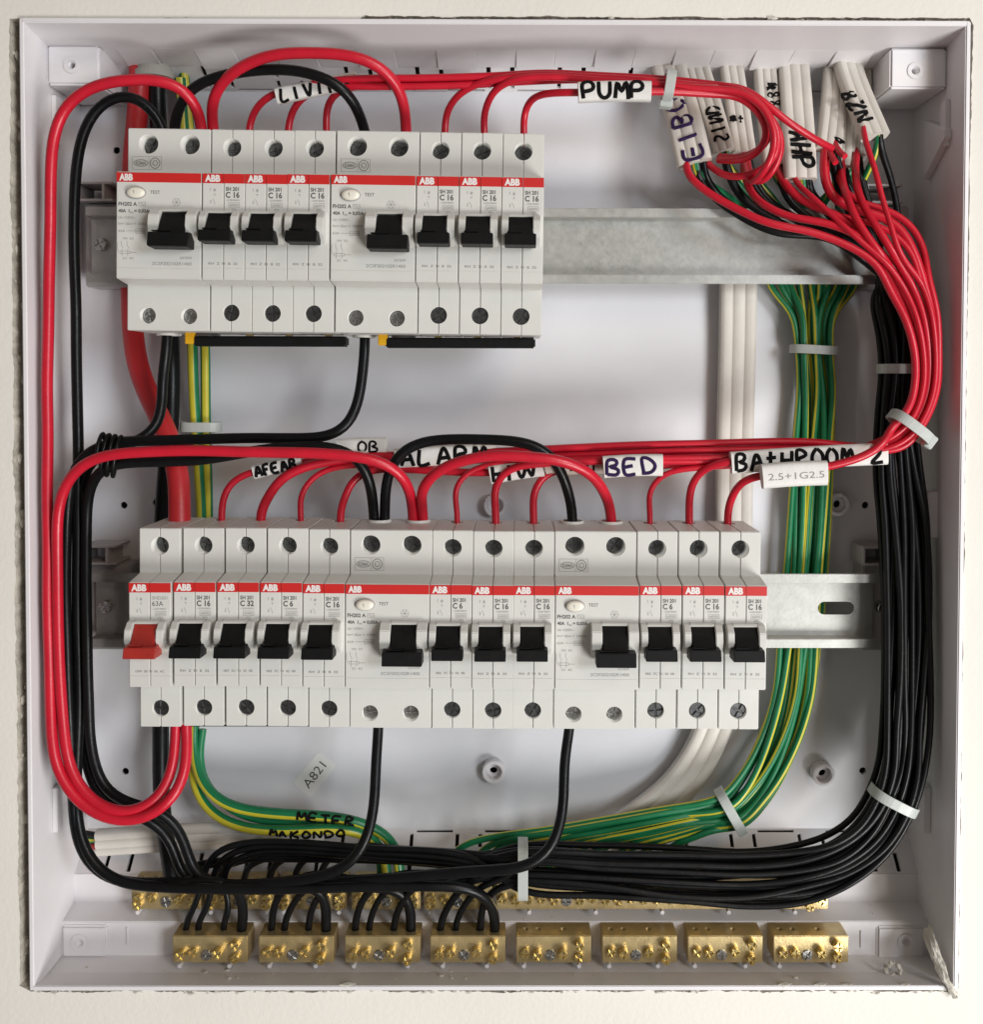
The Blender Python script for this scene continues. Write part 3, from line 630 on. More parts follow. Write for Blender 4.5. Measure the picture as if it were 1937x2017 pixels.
def breaker(kind, x0, x1, ztop, roty, label, key, dy=0.0):
    xc = (x0+x1)/2; zc = ztop-42.5; rcd = kind == 'RCD'
    rj = random.Random(sum(map(ord, str(key)))); xc += rj.uniform(-.12, .12); dy += rj.uniform(-.25, .15)
    r = empty('residual_current_breaker' if rcd else ('main_switch' if kind == '63A' else 'circuit_breaker'), (xc, dy, zc), roty)
    tag(r, label, 'circuit breaker', 'breakers clipped on the two rails')
    link('housing', R_HOUSE if rcd else M_HOUSE, r); link('stripe', R_STR if rcd else M_STR, r); link('brand_lettering', R_ABB if rcd else M_ABB, r)
    a, b, cc = (*R_PR[:2], None) if rcd else mcb_prints(kind); cc and link('serial_print', cc, r); link('rating_print', a, r); link('fine_print', b, r)
    link('toggle_guard', R_GRD if rcd else M_GRD, r); tg = link('toggle', R_TOG if rcd else (M_TOGR if kind == '63A' else M_TOG), r)
    poles = (-8.75, 8.75) if rcd else (0.0,)
    for i, px in enumerate(poles):
        zz = 36 if rcd else 35; rnd = random.uniform(0, 3)
        s = link('terminal_screw', SCREW_DARK, r, (px, -37.0 if rcd else -36.2, zz)); s.rotation_euler = (0, rnd, 0)
        s = link('terminal_screw', SCREW_STEEL if rcd else SCREW_DARK, r, (px, -41.2 if not rcd else -39.6, -36.2 if rcd else -34.6)); s.rotation_euler = (0, rnd*2, 0)
        cr, sr = math.cos(roty), math.sin(roty)
        for side, z in (('t', 42.5), ('b', -42.5)): POLE[key, i, side] = Vector((xc+px*cr+z*sr, -17+dy, zc-px*sr+z*cr))
        if rcd:
            link('terminal_collar', COLLAR_T, r, (px, -17, 42.3)); c = link('terminal_collar', COLLAR_T, r, (px, -17, -43.6))
    if rcd:
        link('approval_mark', R_PR[2], r); bt = link('test_button', R_BTN, r, (-9.2, 0, 13.2)); link('button_mark', R_BT, bt); link('button_bezel', R_BEZ, bt)
    return r
top_k = ['RCD', 'C 16', 'C 16', 'C 16', 'RCD', 'C 16', 'C 16', 'C 16']
tt = [(249.7, 252.4), (413.7, 255), (496, 256), (577, 257), (660, 257), (825.4, 260), (907.2, 261), (989.8, 262), (1069.7, 264)]
order = {1: 'nearest', 2: 'second', 3: 'third', 4: 'fourth', 5: 'fifth', 6: 'sixth', 7: 'seventh', 8: 'eighth', 9: 'ninth', 10: 'tenth', 11: 'eleventh', 12: 'twelfth', 13: 'thirteenth'}
for i, k in enumerate(top_k):
    a = P(tt[i][0]/DS, tt[i][1]/DS, -43); b = P(tt[i+1][0]/DS, tt[i+1][1]/DS, -43); pos = 8-i
    nm = 'wide residual current breaker with test button' if k == 'RCD' else 'grey C 16 breaker'
    breaker(k, a.x, b.x, (a.z+b.z)/2, 0.0125, f"{nm} on upper rail, {order[pos]} from bare rail end" if pos > 1 else f"grey single C 16 breaker on upper rail, next to the bare rail", ('T', i))
bot_k = ['63A', 'C 16', 'C 32', 'C 6', 'C 16', 'RCD', 'C 6', 'C 16', 'C 16', 'RCD', 'C 6', 'C 16', 'C 16']
bt = [(274.2, 1040), (357.3, 1040), (441.6, 1040), (524.6, 1040), (607, 1041), (689.9, 1043.8), (850.6, 1043.8), (933, 1046), (1011.3, 1046.5), (1092.3, 1046.5), (1252.3, 1046.5), (1336, 1046.5), (1418.3, 1047), (1498.9, 1047.8)]
for i, k in enumerate(bot_k):
    a = P(bt[i][0]/DS, bt[i][1]/DS, -43); b = P(bt[i+1][0]/DS, bt[i+1][1]/DS, -43); pos = 13-i
    if k == 'RCD': lb = f"wide residual current breaker with test button on lower rail, {order[pos]} from slotted rail end"
    elif k == '63A': lb = 'main switch with a red toggle at the thick red cable on the lower rail'
    elif k == 'C 32': lb = 'grey C 32 breaker with black toggle on the lower rail'
    else: lb = f"grey single {k} breaker on lower rail, " + (f"{order[pos]} from slotted rail end" if pos > 1 else 'next to the slotted bare rail')
    wdt = 34.9 if k == 'RCD' else 17.4
    breaker(k, a.x, b.x, (a.z+b.z)/2, 0.0045+random.uniform(-.002, .002), lb, ('B', i), dy=(-.8 if k == '63A' else 0))
# comb busbars under the breakers
def busbar(u0, u1, v0, v1, y, label, tabu=None, dep=9):
    a = P(u0, v0, y); b = P(u1, v1, y); o = empty('comb_busbar', ((a.x+b.x)/2, y, b.z)); tag(o, label, 'busbar', 'black comb busbars under the breakers'); c = Vector(o.location)/MM
    m = MB().box(a.x, b.x, y, y+dep, b.z, a.z); link('insulation', m.mesh('insulation', 'black_plastic', c, .7), o)
    m = MB(); k = int((b.x-a.x)/17.5)
    for i in range(k): x = b.x-8-17.5*i; m.box(x-1.5, x+1.5, y+2, y+4, a.z-.5, a.z+5)
    link('copper_teeth', m.mesh('copper_teeth', 'brass', c, .1), o)
    if tabu: p = P(tabu, v0, y); link('end_tab', MB().box(p.x-2.0, p.x+2.2, y+.2, y+4, b.z+1.0, a.z+2).mesh('end_tab', 'yellow_tab', c, .3), o)
busbar(369, 662, 643, 663, -27, 'black comb busbar with yellow tab under breakers beside the thick red cable', 362)
busbar(737, 1025, 646, 666, -27, 'black comb busbar with yellow tab under breakers at the bare upper rail end', 732)
busbar(362, 664, 1386, 1391, -20, 'black comb busbar under the breakers beside the main switch', dep=10)
busbar(746, 1048, 1387, 1393, -20, 'black comb busbar under the breakers between the two lower residual breakers', dep=10)
busbar(1131, 1330, 1387, 1393, -20, 'black comb busbar under the breakers at the slotted rail end', dep=10)

# ------------------------------------------------------------------ heavy wires
def pt(row, i, k, side, dx=0, dz=0, dy=0): p = POLE[(row, i), k, side]; return Vector((p.x+dx, p.y+dy, p.z+dz))
def into(row, i, k, side, dx=0, dy=0):
    """two points that bring a wire straight into a terminal (outside first)"""
    s = 1 if side == 't' else -1
    return [pt(row, i, k, side, dx, 7*s, dy), pt(row, i, k, side, dx*.8, -5*s, dy)]
def rev(l): return list(reversed(l))
wire('red_wire', 'thick red wire looping over the top and down the whole side to the main switch', rev(into('T', 0, 1, 't', -2.4, -3))+[(369, 186, -30), (346, 163, -33), (310, 152, -35), (258, 152, -37), (206, 157, -38), (155, 176, -37), (121, 207, -35), (103, 258, -33), (98, 336, -31), (95.5, 490, -30), (94, 589, -28), (91, 666, -28), (90, 744, -28), (93, 821, -28), (91.6, 976, -28), (91.6, 1178, -28), (97, 1333, -28), (106, 1455, -30), (124, 1501, -32), (155, 1540, -33), (194, 1565, -34), (232, 1574, -34), (274, 1568, -34), (310, 1550, -33), (343, 1511, -30), (357, 1470, -26)]+into('B', 0, 0, 'b', 2.4), 2.45, 'red_wire', 'heavy red wires')
wire('red_wire', 'thick red wire arching over the upper row between its two residual breakers', rev(into('T', 0, 1, 't', 2.6))+[(403, 219, -20), (410, 181, -27), (428, 152, -32), (460, 129, -36), (518, 105, -40), (595, 102, -41), (673, 107, -41), (724, 125, -38), (758, 157, -33), (773, 194, -26)]+into('T', 4, 1, 't'), 2.45, 'red_wire', 'heavy red wires')
wire('red_wire', 'thick red wire running level across the middle from lower residual breaker to main switch', rev(into('B', 5, 1, 't', -2.5))+[(783, 938, -26), (771, 909, -31), (740, 886, -35), (699, 876, -37), (621, 868, -38), (544, 866.5, -38), (485, 866, -38), (361, 863, -38), (258, 866.5, -38), (206, 870, -38), (168, 881, -37), (134, 909, -35), (117, 945, -33), (110, 991, -31), (109, 1080, -29), (111, 1178, -28), (117, 1333, -28), (129, 1454, -29), (145, 1498, -31), (176, 1532, -32), (219, 1554, -33), (258, 1555, -33), (292, 1540, -31), (320, 1506, -28), (334, 1460, -24)]+into('B', 0, 0, 'b', -2.4), 2.4, 'red_wire', 'heavy red wires')
wire('red_wire', 'thick red jumper wire between the two residual breakers of the lower row', rev(into('B', 5, 1, 't', 2.5))+[(803, 950, -24), (820, 914, -30), (854, 891, -35), (905, 876, -38), (952, 870, -39), (984, 873, -39), (1062, 878, -39), (1108, 891, -36), (1144, 917, -30), (1159, 950, -23)]+into('B', 9, 1, 't'), 2.4, 'red_wire', 'heavy red wires')
wire('supply_cable', 'very thick red supply cable coming down to the main switch', [(268, 60, 9), (266, 144, 8), (268, 181, 10), (262, 232, 14), (252, 320, 16.5), (250, 450, 16.5), (252, 600, 15), (255, 660, 12), (262, 700, 8), (277, 745, 3), (298, 785, -2), (320, 825, -7), (337, 880, -11), (346, 925, -14)]+into('B', 0, 0, 't', 0, -1), 4.9, 'red_sheath', cat='cable', seg=20)
wire('supply_cable', 'very thick black cable running down behind both rows of breakers', [(300, 60, 10), (300, 180, 12), (305, 260, 16), (318, 400, 17), (326, 640, 12), (329, 760, 8), (322, 850, 9), (314, 950, 13), (310, 1050, 17), (308, 1200, 17), (307, 1390, 14), (308, 1500, 8), (312, 1570, 2), (322, 1630, -6), (333, 1700, -8)], 3.9, 'black_wire', cat='cable', seg=18)
BL = 'heavy black wires'
wire('black_wire', 'black wire looping beside the corner post and running down the side to the brass bars', rev(into('T', 0, 0, 't', -2.4))+[(290, 210, -20), (273, 187, -22), (248, 177, -24), (219, 182, -25), (191, 199, -25), (170, 227, -24), (155, 266, -22), (147, 310, -20), (142, 361, -18), (141, 439, -17), (143, 503, -17), (146, 589, -17), (146, 692, -17), (148, 796, -17), (150, 860, -18), (149, 950, -18), (148, 1050, -18), (148, 1178, -18), (152, 1350, -18), (146, 1470, -20), (146, 1545, -22), (150, 1584, -24), (165, 1630, -26), (191, 1666, -27), (232, 1689, -28), (310, 1698, -29), (485, 1701, -29), (673, 1697, -29), (800, 1695, -29), (879, 1696, -28), (918, 1705, -25), (942, 1733, -20), (948, 1759, -14), (947, 1785, -11)], 2.35, 'black_wire', BL)
wire('black_wire', 'black wire arching over the upper row to the second residual breaker', rev(into('T', 0, 0, 't', 2.5))+[(338, 219, -22), (349, 186, -26), (374, 163, -29), (413, 147, -31), (466, 137, -33), (518, 132, -34), (570, 134, -35), (621, 147, -35), (660, 168, -33), (683, 196, -28), (690, 225, -22)]+into('T', 4, 0, 't'), 2.35, 'black_wire', BL)
def down_lane(u, y, uend):
    """continue down the side and along the bottom in the black bundle"""
    return [(u, 1000, y), (u, 1178, y), (u+4, 1333, y)]+uend
wire('black_wire', 'black wire hanging from the second upper residual breaker and turning towards the side', rev(into('T', 4, 0, 'b'))+[(693.6, 718, -19), (688, 765, -21), (673, 808, -23), (647, 832, -24), (608, 838, -25), (466, 838, -26), (310, 843, -27), (232, 845, -27), (194, 850, -27), (160, 870, -26), (139, 899, -24), (129, 950, -22)]+down_lane(127, -20, [(136, 1450, -20), (140, 1530, -22), (144, 1584, -24), (158, 1632, -25), (185, 1668, -25), (232, 1688, -25), (330, 1690, -24), (440, 1688, -24), (460, 1705, -20), (466, 1740, -15), (462, 1786, -11)]), 2.35, 'black_wire', BL)
wire('black_wire', 'black wire from the first lower residual breaker passing behind the level red wire', rev(into('B', 5, 0, 't', -2.5))+[(711, 938, -22), (704, 904, -25), (688, 876, -27), (660, 860, -28), (621, 854, -29), (544, 856, -30), (460, 868, -31), (387, 881, -31), (310, 884, -31), (245, 886, -31), (206, 889, -30), (181, 909, -27), (168, 945, -23)]+down_lane(166, -20, [(172, 1420, -20), (182, 1465, -20), (197, 1506, -20), (232, 1532, -22), (279, 1545, -23), (312, 1556, -22), (336, 1578, -20), (354, 1612, -20), (362, 1656, -20), (380, 1685, -22), (470, 1694, -23), (590, 1692, -23), (618, 1702, -20), (626, 1740, -15), (624, 1786, -11)]), 2.35, 'black_wire', BL)
wire('black_wire', 'black jumper wire arching over the ALARM label', rev(into('B', 5, 0, 't', 2.5))+[(737, 938, -20), (744, 899, -23), (758, 873, -25), (789, 850, -26), (841, 841, -26), (952, 842, -26), (984, 843, -26), (1023, 850, -26), (1052, 865, -25), (1072, 894, -23), (1085, 932, -20)]+into('B', 9, 0, 't'), 2.35, 'black_wire', BL)
wire('black_wire', 'black wire hanging from the first upper residual breaker down to the bound junction', rev(into('T', 0, 0, 'b', -1))+[(310, 718, -14), (311, 770, -16), (306, 810, -18), (290, 834, -21), (262, 846, -23), (225, 856, -24), (190, 868, -22), (165, 893, -19), (155, 935, -17)]+down_lane(156, -12, [(160, 1420, -14), (168, 1475, -15), (186, 1522, -17), (225, 1548, -19), (270, 1562, -19), (305, 1580, -18), (330, 1610, -16), (340, 1660, -15), (360, 1690, -18), (500, 1700, -20), (740, 1698, -20), (776, 1708, -18), (788, 1740, -14), (786, 1786, -11)]), 2.35, 'black_wire', BL)
wire('black_wire', 'black wire dropping from first lower residual breaker into the black bundle', rev(into('B', 5, 0, 'b'))+[(719, 1454, -20), (717, 1532, -24), (709, 1584, -28), (696, 1620, -30), (678, 1648, -31), (647, 1668, -31), (600, 1680, -30), (520, 1690, -28), (440, 1694, -25), (400, 1692, -22)], 2.35, 'black_wire', BL)
wire('black_wire', 'black wire dropping from second lower residual breaker past the cable tie', rev(into('B', 9, 0, 'b'))+[(1080, 1454, -20), (1079.5, 1519, -24), (1075, 1571, -28), (1062, 1615, -31), (1041, 1643, -33), (1010, 1658, -34), (971, 1664, -34), (900, 1668, -32), (800, 1676, -30), (700, 1684, -27), (600, 1690, -25)], 2.35, 'black_wire', BL)
# wire bound round the crossing blacks
def binding():
    a = P(188, 846, -27); pts = []
    for k in range(0, 66):
        t = k/65; ang = t*2*math.pi*3.3
        c = P(203+12*t, 868+6*t, -27); pts.append(Vector((c.x+2.2*math.cos(ang)*.5-3+6*t+1.2*math.sin(ang), -27-5.6*math.cos(ang), c.z+9.3*math.sin(ang))))
    pts.append(P(245, 893, -30)); o, _ = wire('binding_wire', 'thin black wire bound round the crossing black wires', pts, .95, 'black_wire', it=2)
binding()

# ------------------------------------------------------------------ thin red wires of the upper row
TR = 'thin red wires of the upper row'
curl1 = [(1418, 182, -33), (1450, 202, -32), (1472, 235, -31), (1477, 263, -30), (1462, 283, -28), (1432, 300, -24), (1398, 304, -18), (1378, 300, -13)]
curl2 = [(1418, 172, -36), (1461, 206, -36), (1486, 243, -35), (1491, 280, -34), (1473, 317, -31), (1435, 336, -26), (1396, 340, -20), (1372, 330, -16), (1356, 314, -12)]
curl3 = [(1418, 176, -38), (1458, 203, -39), (1480, 243, -40), (1484, 282, -40), (1466, 325, -37), (1443, 350, -30), (1432, 342, -20), (1426, 318, -10), (1425, 286, -5)]
curl4 = [(1418, 180, -30), (1462, 212, -30), (1492, 248, -29), (1497, 285, -27), (1482, 325, -24), (1458, 352, -20), (1440, 345, -14), (1430, 318, -9), (1428, 286, -5)]
strt = [(1418, 168, -33), (1462, 196, -35), (1500, 228, -34), (1545, 258, -30), (1585, 281, -24), (1593, 284, -22)]
curl5 = [(1418, 186, -34), (1446, 208, -35), (1467, 238, -35), (1472, 262, -35), (1456, 290, -33), (1425, 306, -27), (1396, 308, -21), (1376, 306, -15)]
T = [('T', 1, [(482, 222, -17), (495, 199, -20), (523, 180, -23), (600, 160, -26), (690, 151, -28), (800, 150, -28), (952, 146, -29), (1040, 141, -30), (1139, 145, -31), (1268, 152, -32), (1346, 160, -33)]+curl2),
     ('T', 2, [(557, 217, -17), (577, 187, -21), (611, 171, -24), (647, 166, -26), (688, 166, -27), (802, 166, -27), (900, 163, -27), (1000, 157, -27), (1139, 153, -28), (1268, 162, -30), (1346, 172, -31)]+curl1),
     ('T', 3, [(624, 212, -17), (632, 188, -20), (652, 172, -22), (700, 163, -24), (802, 158, -25), (952, 156, -26), (1100, 150, -27), (1268, 158, -29), (1346, 166, -29)]+curl4),
     ('T', 5, [(853, 219, -17), (868, 191, -21), (900, 166, -27), (952, 152, -31), (1020, 145, -33), (1139, 149, -34), (1268, 157, -35), (1346, 165, -35)]+strt),
     ('T', 6, [(924, 225, -18), (934, 196, -22), (944, 175, -28), (975, 155, -33), (1036, 148, -35), (1139, 154, -35), (1268, 163, -36), (1346, 170, -37)]+curl3),
     ('T', 7, [(1001, 220, -18), (1012, 194, -22), (1041, 180, -31), (1103, 177, -38), (1180, 177, -40), (1268, 176, -39), (1346, 180, -36)]+curl5)]
for row, i, pts in T:
    wire('red_wire', f"thin red wire into the upper breaker {order[8-i]} from the bare rail end" if i < 7 else 'thin red wire through the PUMP label into the breaker by the bare rail', rev(into(row, i, 0, 't'))+pts, 1.6, 'red_wire', TR)

# ------------------------------------------------------------------ red wires of the lower row
pre = [[(1320, 292, -10), (1311, 310, -13), (1318, 338, -17), (1356, 369, -20), (1418, 403, -24), (1474, 428, -27), (1551, 444, -28), (1628, 472, -29), (1680, 507, -30)],
       [(1424, 283, -5), (1424, 330, -8), (1438, 370, -12), (1461, 392, -18), (1512, 415, -22), (1577, 426, -25), (1628, 444, -27), (1676, 480, -29)],
       [(1481, 305, -5), (1490, 330, -9), (1512, 361, -15), (1551, 392, -18), (1606, 414, -22), (1652, 448, -24), (1690, 488, -26)],
       [(1518, 325, -11), (1522, 346, -15), (1532, 358, -18), (1552, 374, -22), (1590, 410, -26), (1628, 444, -30), (1667, 478, -31), (1701, 507, -32)],
       [(1612, 306, -7), (1612, 345, -14), (1621, 374, -23), (1636, 413, -27), (1660, 452, -30), (1690, 492, -31)],
       [(1640, 286, -3), (1637, 335, -15), (1649, 387, -23), (1675, 430, -28), (1706, 480, -31)],
       [(1653, 226, -14.5), (1655, 266, -20), (1675, 323, -25), (1688, 374, -28), (1706, 430, -31), (1726, 490, -32)],
       [(1582, 276, -10), (1577, 330, -13), (1596, 384, -15), (1654, 405, -16), (1712, 424, -18), (1745, 470, -20)],
       [(1592, 276, -9), (1606, 345, -9), (1642, 386, -11), (1700, 402, -13), (1745, 432, -15), (1768, 475, -17)],
       [(1488, 305, -6), (1496, 350, -9), (1534, 386, -13), (1600, 412, -18), (1660, 425, -20), (1712, 448, -22), (1746, 486, -23)]]
drops = [(1, 1.35, [(1550, 846, -19), (1320, 849, -19), (1060, 858, -18), (900, 866, -15), (760, 872, -13), (640, 876, -13), (560, 888, -14), (484, 903, -15), (454, 915, -16), (434, 932, -16), (426, 958, -17)]),
         (2, 2.2, [(1550, 850, -16), (1320, 854, -15), (1060, 862, -14), (850, 872, -12), (700, 875, -14), (611, 886, -17), (583, 892, -18), (549, 907, -19), (523, 932, -18), (509, 963, -17)]),
         (3, 1.2, [(1550, 858, -22), (1320, 862, -21), (1060, 872, -17), (850, 886, -14), (720, 890, -14), (660, 892, -15), (616, 902, -16), (588, 925, -17), (573, 958, -17)]),
         (4, 1.5, [(1550, 866, -18), (1300, 872, -18), (1060, 889, -16), (936, 904, -15), (800, 899, -14), (724, 897, -15), (694, 905, -16), (670, 925, -17), (659, 958, -17)]),
         (6, 1.15, [(1550, 870, -24), (1300, 876, -24), (1100, 880, -21), (1000, 881, -19), (940, 888, -18), (900, 901, -18), (877, 922, -18), (868, 950, -17)]),
         (7, 1.5, [(1550, 875, -21), (1300, 882, -22), (1100, 884, -22), (1036, 887, -22), (984, 894, -22), (959, 910, -20), (945, 938, -18)]),
         (8, 1.5, [(1550, 880, -18), (1300, 889, -18), (1150, 896, -17), (1065, 899, -17), (1042, 908, -17), (1029, 925, -17), (1018, 952, -17)]),
         (10, 1.15, [(1550, 885, -20), (1420, 890, -22), (1320, 897, -22), (1276, 905, -21), (1250, 925, -19), (1240, 950, -18)]),
         (11, 1.5, [(1690, 866, -27), (1550, 875, -28), (1400, 883, -28), (1366, 889, -26), (1336, 907, -22), (1321, 937, -19)]),
         (12, 1.5, [(1700, 842, -36), (1654, 873, -36), (1577, 895, -35), (1520, 903, -33), (1458, 910, -30), (1422, 920, -26), (1402, 950, -20)])]
prefix_for = {1: 8, 2: 7, 3: 9, 4: 2, 6: 6, 7: 5, 8: 4, 10: 3, 11: 1, 12: 0}
lane = {1: (.95, .8), 2: (.75, .95), 3: (.5, .3), 4: (.2, .9), 6: (.35, -.6), 7: (.05, -.2), 8: (-.25, .4), 10: (-.35, -.7), 11: (-.6, -.1), 12: (-.9, -.8)}
spine = [(1740, 545, -26, 11.5), (1763, 605, -28, 9.6), (1774, 680, -29, 7.6), (1772, 745, -29, 7.2), (1752, 800, -29, 6.4), (1712, 842, -28, 6.6)]
def on_spine(sp, k, a, b, hd):
    q = [P(s[0], s[1], s[2]) for s in sp]; t = (q[min(k+1, len(q)-1)]-q[max(k-1, 0)]); t.y = 0; t.normalize()
    n = Vector((t.z, 0, -t.x))          # to the left of travel is negative
    return q[k]-n*(a*sp[k][3]) + Vector((0, b*hd, 0))
for i, r, dp in drops:
    a, b = lane[i]
    sp = [on_spine(spine, k, a, b, 5.5) for k in range(len(spine))]
    nm = {1: 'C 16 breaker beside the main switch', 2: 'C 32 breaker', 3: 'C 6 breaker beside the C 32', 4: 'C 16 breaker before the first lower residual breaker', 6: 'C 6 breaker after the first lower residual breaker', 7: 'C 16 breaker below the ALARM label end', 8: 'C 16 breaker before the second lower residual breaker', 10: 'C 6 breaker below the BED label end', 11: 'second breaker from the slotted rail end', 12: 'breaker next to the slotted rail'}[i]
    r = {1.5: 1.75, 1.35: 1.6, 1.2: 1.35, 1.15: 1.3}.get(r, r)
    wire('red_wire', f"{'thicker' if r > 2 else 'thin'} red wire curving down into the {nm}", pre[prefix_for[i]]+sp+dp+into('B', i, 0, 't'), r if r > 1.4 else r, 'red_wire', 'red wires of the lower row', it=8)

for k, pp in enumerate(([(1584, 262, -9), (1588, 290, -12), (1600, 312, -17)], [(1594, 262, -9), (1602, 286, -14), (1618, 300, -19)])):
    wire('cut_wire', ['short cut red core hanging from the slanting white cable end', 'short cut red core bent away from the slanting white cable end'][k], pp, 1.4, 'red_wire', 'short cut red cores')
# ------------------------------------------------------------------ white sheathed cables
def flat_cable(label, pts, a, b, writing=None, k=3, group='white flat cables entering at the top', tw=0):
    path = smooth_path(fill_y(pts), 2.5, 6); e = empty('sheathed_cable', path[0]); tag(e, label, 'cable', group)
    mb = tube(path, lobes(a, b, k), flat=Vector((tw, -1, 0)).normalized()); link('sheath', mb.mesh('sheath', 'white_sheath', path[0]), e)
    for w in (writing or []):
        s, u0, v0, u1, v1, hx, hz, yy, ink, rr = w
        o = P(u0, v0, yy); e1 = P(u1, v1, yy)-o; L = e1.length; n = len(s); ex = e1/(n*1.12); up = Vector((hx, 0, hz))
        m = handwriting(s, o, ex, up, yy, rr, yfun=lambda q: (lambda p_: p_.y+tw*(q.x-p_.x)-b-.15)(min(path, key=lambda w_: (w_.x-q.x)**2*.2+(w_.z-q.z)**2))); link('handwriting', m.mesh('handwriting', ink, path[0]), e)
    return e
flat_cable('white flat cable with purple E I B O lettering, beside the tied red wires', [(1272, 80, 10), (1282, 134, 7), (1292, 170, 0), (1306, 215, -7), (1318, 262, -11), (1330, 314, -13)], 8.0, 3.3, [('EIBO', 1312, 306, 1274, 178, 8.0, 2.4, -15.4, 'ink_purple', .8)], tw=-.25)
flat_cable('white flat cable with black lettering next to the purple lettered one', [(1328, 80, 11), (1336, 132, 8), (1350, 175, 2), (1366, 225, -4), (1385, 292, -8)], 5.4, 3.1, [('SIND', 1370, 272, 1352, 196, 6.4, 1.2, -10.6, 'ink_marker', .62)], tw=-.2)
flat_cable('white flat cable with one dark smudge, second from the purple lettered one', [(1394, 80, 12), (1400, 130, 9), (1408, 180, 3), (1416, 240, -3), (1424, 294, -6)], 5.4, 3.1, [('#t', 1399, 232, 1432, 234, 0, 3.2, -7.2, 'ink_marker', .5)])
flat_cable('white flat cable with smeared black lettering behind the curled red wires', [(1460, 80, 12), (1464, 130, 9), (1469, 190, 2), (1476, 260, -4), (1482, 318, -6)], 5.3, 3.1, [('88#', 1474, 206, 1468, 152, 5.4, 1, -2.6, 'ink_marker', .45)])
flat_cable('white flat cable with bold black A H P lettering', [(1514, 80, 11), (1519, 132, 7), (1524, 200, -3), (1529, 270, -9), (1532, 345, -13)], 7.2, 3.3, [('AHP', 1516, 248, 1522, 324, 8.6, -.6, -15.6, 'ink_marker', .9)])
flat_cable('short white flat cable slanting to its cut end, crossed by a lettered one', [(1600, 80, 11), (1600, 134, 8), (1596, 200, -2), (1590, 250, -8), (1586, 288, -11)], 5.8, 3.1, [('B', 1602, 262, 1612, 280, 3, -1, -14.2, 'ink_marker', .4)])
flat_cable('narrow white flat cable end between the lettered cables', [(1622, 80, 13), (1620, 150, 11), (1617, 240, 2), (1612, 322, -8)], 3.6, 2.8, k=2)
flat_cable('white flat cable with bold 8 Z N lettering beside the corner post', [(1614, 80, 7), (1625, 134, 2), (1641, 180, -6), (1660, 225, -12), (1676, 262, -16)], 6.6, 3.2, [('8ZN', 1616, 172, 1648, 240, 7.0, 2.2, -18.2, 'ink_marker', .8)], tw=.2)
flat_cable('white flat cable behind, its cut end under the bold lettered one', [(1650, 80, 13), (1650, 150, 11), (1645, 240, 4), (1640, 300, -4)], 4.4, 2.8)
flat_cable('three-core white flat cable running down beside the breakers into the bottom corner', [(1420, 400, 15.5), (1416, 470, 17), (1413, 545, 17), (1412, 640, 17.5), (1409, 760, 18), (1406, 870, 18), (1405, 990, 18), (1404, 1080, 17), (1402, 1180, 16.5), (1390, 1300, 17), (1362, 1400, 18), (1326, 1470, 18), (1285, 1520, 16), (1235, 1560, 12), (1180, 1600, 7), (1120, 1640, 4)], 8.8, 3.3, group='white flat cables lower down')
flat_cable('white flat cable lying along the floor behind the black wires', [(186, 1612, 4), (260, 1607, 5), (380, 1600, 7), (500, 1598, 9), (620, 1600, 12)], 6.0, 3.2, group='white flat cables lower down')
for nm, m_, dv in (('cable_core', 'black_wire', -12), ('cable_core', 'gy', -4), ('cable_core', 'red_wire', 6)):
    wire(nm, {'black_wire': 'cut black core at the end of the floor-lying white cable', 'gy': 'cut green and yellow core at the end of the floor-lying white cable', 'red_wire': 'cut red core at the end of the floor-lying white cable'}[m_], [(200, 1612+dv, 4), (186, 1612+dv, 4), (172, 1612+dv*1.3, 5), (160, 1612+dv*1.5, 8)], 1.5, m_, 'cut cores of the floor-lying cable')
cn = P(288, 126, 6); m = MB().cyl((cn.x, 11, cn.z-4), (0, 0, 1), 8.6, 46, 28, caps=False); m.cyl((cn.x, 11, cn.z-4), (0, 0, 1), 7.4, 46, 28, caps=False)
m.ring((cn.x, 11, cn.z-5), (0, 0, 1), 9.3, 7.4, 3); o = m.obj('conduit', 'conduit_grey', origin=(cn.x, 11, cn.z)); tag(o, 'short grey conduit bringing the thick cables in through the top', 'conduit')

# ------------------------------------------------------------------ green and yellow earth wires
ENDS = [(1332, 312, -13), (1386, 290, -8), (1424, 292, -6), (1482, 316, -6), (1534, 343, -13), (1588, 286, -11), (1612, 320, -8), (1640, 298, -4), (1678, 260, -16)]
def core_start(t, j):
    u, v, y = ENDS[min(8, int(t*9))]; j *= 9
    return [(u+j, v-12, y+1), (u+j*1.1, v+16, y)]
GR = 'green and yellow earth wires in the tied bundle'
gsp = [(1556, 600, 15.5, 10.5), (1557, 670, 15, 8.6), (1561, 744, 16, 9.6), (1559, 821, 16, 10), (1551, 976, 16, 9.8), (1543, 1088, 16.5, 9.3), (1535, 1170, 16.5, 9.5), (1528, 1243, 16, 9.8), (1519, 1320, 14, 10), (1499, 1397, 10, 10), (1468, 1470, 5, 9.6), (1438, 1515, 2, 9), (1404, 1550, 0, 8.6), (1360, 1574, 0, 9.2), (1294, 1590, 1, 10)]
gl = [(-.95, -.3), (-.72, .5), (-.5, -.6), (-.28, .35), (-.05, -.7), (.15, .6), (.35, -.5), (.55, .4), (.75, -.6), (.95, .1), (.0, .0), (.6, -.1), (-.6, .1), (.3, .1)]
